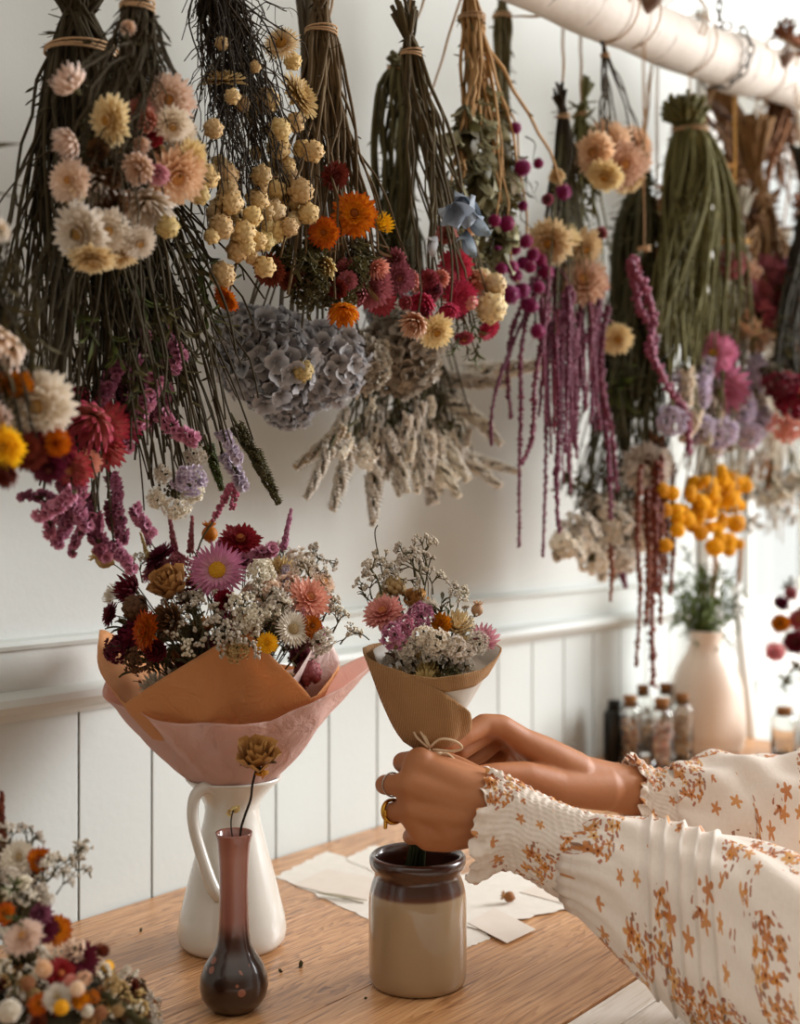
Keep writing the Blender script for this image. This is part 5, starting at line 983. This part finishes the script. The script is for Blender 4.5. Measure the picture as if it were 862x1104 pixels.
b = MB(); rc2 = P(423, 846, 1.267); ax = (P(426,846,1.262)-P(414.5,846,1.280)).normalized(); a_ = ax.orthogonal().normalized(); b_ = ax.cross(a_)
b.tube([rc2+a_*.0119*cos(w)+b_*.0119*sin(w) for w in [2*pi*i/28 for i in range(29)]], .0008, 6, 0, False); b.build('ring', flat('silver', '#b8b0a8', .25, 0, metal=1), PERSON)

def blouse():
    n = N('floral_fabric'); uv = n.new('UVMap', uv_map='u').outputs[0]; n.new
    def flowers(scale, size, petals, thr, seed, seed2=0):
        mp = n.new('Mapping'); mp.inputs['Scale'].default_value = (scale, scale, scale); mp.inputs['Location'].default_value = (seed, seed*.7, 0); n.link(uv, mp.inputs[0])
        vo = n.new('TexVoronoi', voronoi_dimensions='2D'); vo.inputs['Scale'].default_value = 1; vo.inputs['Randomness'].default_value = .9; n.link(mp.outputs[0], vo.inputs['Vector'])
        sb_ = n.new('VectorMath'); sb_.operation = 'SUBTRACT'; n.link(mp.outputs[0], sb_.inputs[0]); n.link(vo.outputs['Position'], sb_.inputs[1])
        s = n.new('SeparateXYZ'); n.link(sb_.outputs[0], s.inputs[0]); sc_ = n.new('SeparateColor'); n.link(vo.outputs['Color'], sc_.inputs[0])
        an = n.math('ADD', n.math('ARCTAN2', s.outputs[1], s.outputs[0]), n.math('MULTIPLY', sc_.outputs[0], 6.28))
        pt_ = n.math('ADD', .72, n.math('MULTIPLY', n.math('COSINE', n.math('MULTIPLY', an, petals)), .30))
        rr = n.math('MULTIPLY', pt_, n.math('MULTIPLY', n.math('ADD', n.math('MULTIPLY', sc_.outputs[1], .5), .7), size))
        inside = n.math('LESS_THAN', vo.outputs['Distance'], rr)
        cl = n.new('Mapping'); cl.inputs['Location'].default_value = (seed2, 3.1, 0); n.link(uv, cl.inputs[0])
        patch = n.math('GREATER_THAN', n.noise(17, 1.5, cl.outputs[0]), thr)
        return n.math('MULTIPLY', inside, patch), sc_, vo.outputs['Distance']
    base = n.mix(n.noise(300, 2, uv), lin('#ecdfd2'), lin('#f6ece2'))
    f1, s1, d1 = flowers(84, .52, 5, .54, 0, 0); f2_, s2, _ = flowers(135, .40, 2, .52, 5.3, 0.002); f3, s3, _ = flowers(42, .30, 5, .50, 9.1, 2.2)
    c1 = n.ramp(s1.outputs[2], [(0, lin('#e09a42')), (.4, lin('#cc7a34')), (.7, lin('#e4b06a')), (1, lin('#b4602c'))])
    c = n.mix(n.math('MULTIPLY', f2_, .85), base, n.ramp(s2.outputs[2], [(0, lin('#9c4422')), (.5, lin('#b8642e')), (1, lin('#8a5a34'))]))
    c = n.mix(n.math('MULTIPLY', f3, .9), c, n.ramp(s3.outputs[2], [(0, lin('#dc9a4e')), (1, lin('#c87638'))])); c = n.mix(n.math('MULTIPLY', f1, .9), c, c1)
    cd = n.math('MULTIPLY', n.math('LESS_THAN', d1, .09), f1); c = n.mix(cd, c, lin('#7c3a1c'))
    n.col(c); n.b.inputs['Roughness'].default_value = .85; n.b.inputs['Specular IOR Level'].default_value = .15; n.b.inputs['Sheen Weight'].default_value = .15
    mpv = n.new('Mapping'); mpv.inputs['Scale'].default_value = (400, 60, 1); n.link(uv, mpv.inputs[0])
    n.bump(n.math('ADD', n.noise(1.0, 2, mpv.outputs[0]), n.noise(220, 2, uv)), .0005, .7)
    translucent(n, c, .22); return n.mat
M_BL = blouse()
def sleeve(name, secs, disp, nv=90, nu=110, edge=None, thick=.0009):
    """secs: (top px, bottom px, depth, half depth) from cuff to shoulder; disp(u_angle, length, v) metres outwards"""
    S = []
    for (tx, ty), (bx, by), Z, dr in secs: S.append((P(tx, ty, Z), P(bx, by, Z), dr))
    cen = smooth_path([(a+b__)/2 for a, b__, _ in S], 20); hv = smooth_path([(a-b__)/2 for a, b__, _ in S], 20); dd = smooth_path([Vector((d, 0, 0)) for _, _, d in S], 20)
    m = len(cen)-1; rows = []; uvs = []; L = 0; per = 0
    for i in range(nv+1):
        q = i/nv*m; j = min(int(q), m-1); fr = q-j; c = cen[j].lerp(cen[j+1], fr); h = hv[j].lerp(hv[j+1], fr); d = dd[j].lerp(dd[j+1], fr).x
        if i: L += (c-pc_).length
        pc_ = c; tan = (cen[j+1]-cen[j]).normalized(); row = []
        fwd = tan.cross(h.normalized()).normalized()
        if fwd.dot(FW) > 0: fwd = -fwd
        hl = h.length; up = h.normalized()
        for k in range(nu):
            w = 2*pi*k/nu; dp = disp(w, L, i/nv); eo = edge(w, i/nv) if edge else 0
            row.append(c+up*(hl+dp)*cos(w)+fwd*(d+dp)*sin(w)-tan*eo); uvs.append((w*.045, L))
        rows.append(row)
    b = MB(); b.grid(rows, 0, None, True); o = b.build(name, M_BL, PERSON); me = o.data; ul = me.uv_layers.new(name='u')
    for poly in me.polygons:
        idx = [me.loops[l].vertex_index for l in poly.loop_indices]; wrapq = any(uvs[v_][0] > 4.5*.045 for v_ in idx)
        for l, v_ in zip(poly.loop_indices, idx):
            u_, w_ = uvs[v_]
            if wrapq and u_ < 1.5*.045: u_ += 2*pi*.045
            ul.data[l].uv = (u_, w_)
    sol(o, thick); return o
def d_smock(amp, f=46):
    return lambda w, L, v: amp*sin(f*w+2.0*sin(L*160)+L*40)+amp*.8*sin(L*720+1.5*sin(3*w))
def d_front(w, L, v):
    r = .0035*sin(17*w+L*30)*max(0, 1-L/.022)+.0018*sin(9*w+2)*max(0, 1-L/.03)
    return r+.0006*sin(52*w+1.6*sin(L*210))+.0006*sin(L*820+3*sin(4*w)+w)+.0006*sin(L*510-2*sin(7*w))+.0014*sin(7*w+L*60)
def e_front(w, v): return (.0024*sin(11*w)+.0016*sin(17*w+1)+.003*sin(5*w)+.0015*sin(29*w))*max(0, 1-v*5)
sleeve('cuff', [((526,832),(507,946),1.264,.036), ((535,833),(518,950),1.262,.034), ((552,840),(543,938),1.258,.028), ((580,855),(573,950),1.254,.028), ((612,868),(604,968),1.250,.031), ((645,880),(642,988),1.246,.036), ((690,890),(690,1010),1.242,.040)], d_front, 110, 190, e_front)
def d_puff(w, L, v):
    g = min(1, L/.02); base = .0016*sin(23*w+1.5*sin(L*30))*max(0, 1-L/.05)+.0022*sin(6*w+L*22)*g+.0014*sin(11*w-L*35)
    lo, hi = .062, .150
    if lo < L < hi:
        q = (L-lo)/(hi-lo)*5; fr = q-int(q); base += (.0060*(fr**2.2)-.0010)*min(1, (L-lo)/.004)
    return base
sleeve('sleeve', [((637,888),(636,980),1.244,.031), ((634,884),(634,988),1.242,.040), ((648,879),(644,1006),1.238,.050), ((676,882),(676,1040),1.232,.058), ((712,887),(722,1082),1.222,.066), ((750,898),(768,1112),1.210,.070), ((790,906),(820,1128),1.195,.073), ((826,918),(868,1138),1.175,.076), ((862,938),(915,1142),1.150,.078), ((940,985),(985,1150),1.110,.075)], d_puff, 230, 150)
def d_rear(w, L, v):
    return .0028*sin(19*w+2)*max(0, 1-L/.018)+.0007*sin(52*w+1.6*sin(L*210))+.0010*sin(L*560+2*sin(4*w))+.0012*sin(7*w+L*60)
sleeve('cuff', [((682,814),(676,893),1.458,.037), ((690,820),(684,895),1.460,.034), ((705,829),(698,904),1.463,.032), ((725,829),(718,925),1.468,.040), ((750,826),(750,945),1.475,.05)], d_rear, 80, 170, e_front)
def d_rear2(w, L, v): return .003*sin(8*w+L*50)+.0035*sin(5*w-L*70+1)+.0015*sin(19*w)*max(0, 1-L/.05)
sleeve('sleeve', [((722,828),(716,925),1.466,.038), ((735,822),(738,945),1.468,.052), ((765,815),(775,955),1.472,.065), ((800,813),(815,960),1.475,.072), ((862,816),(870,965),1.46,.078), ((950,815),(955,975),1.43,.08)], d_rear2, 120, 120)
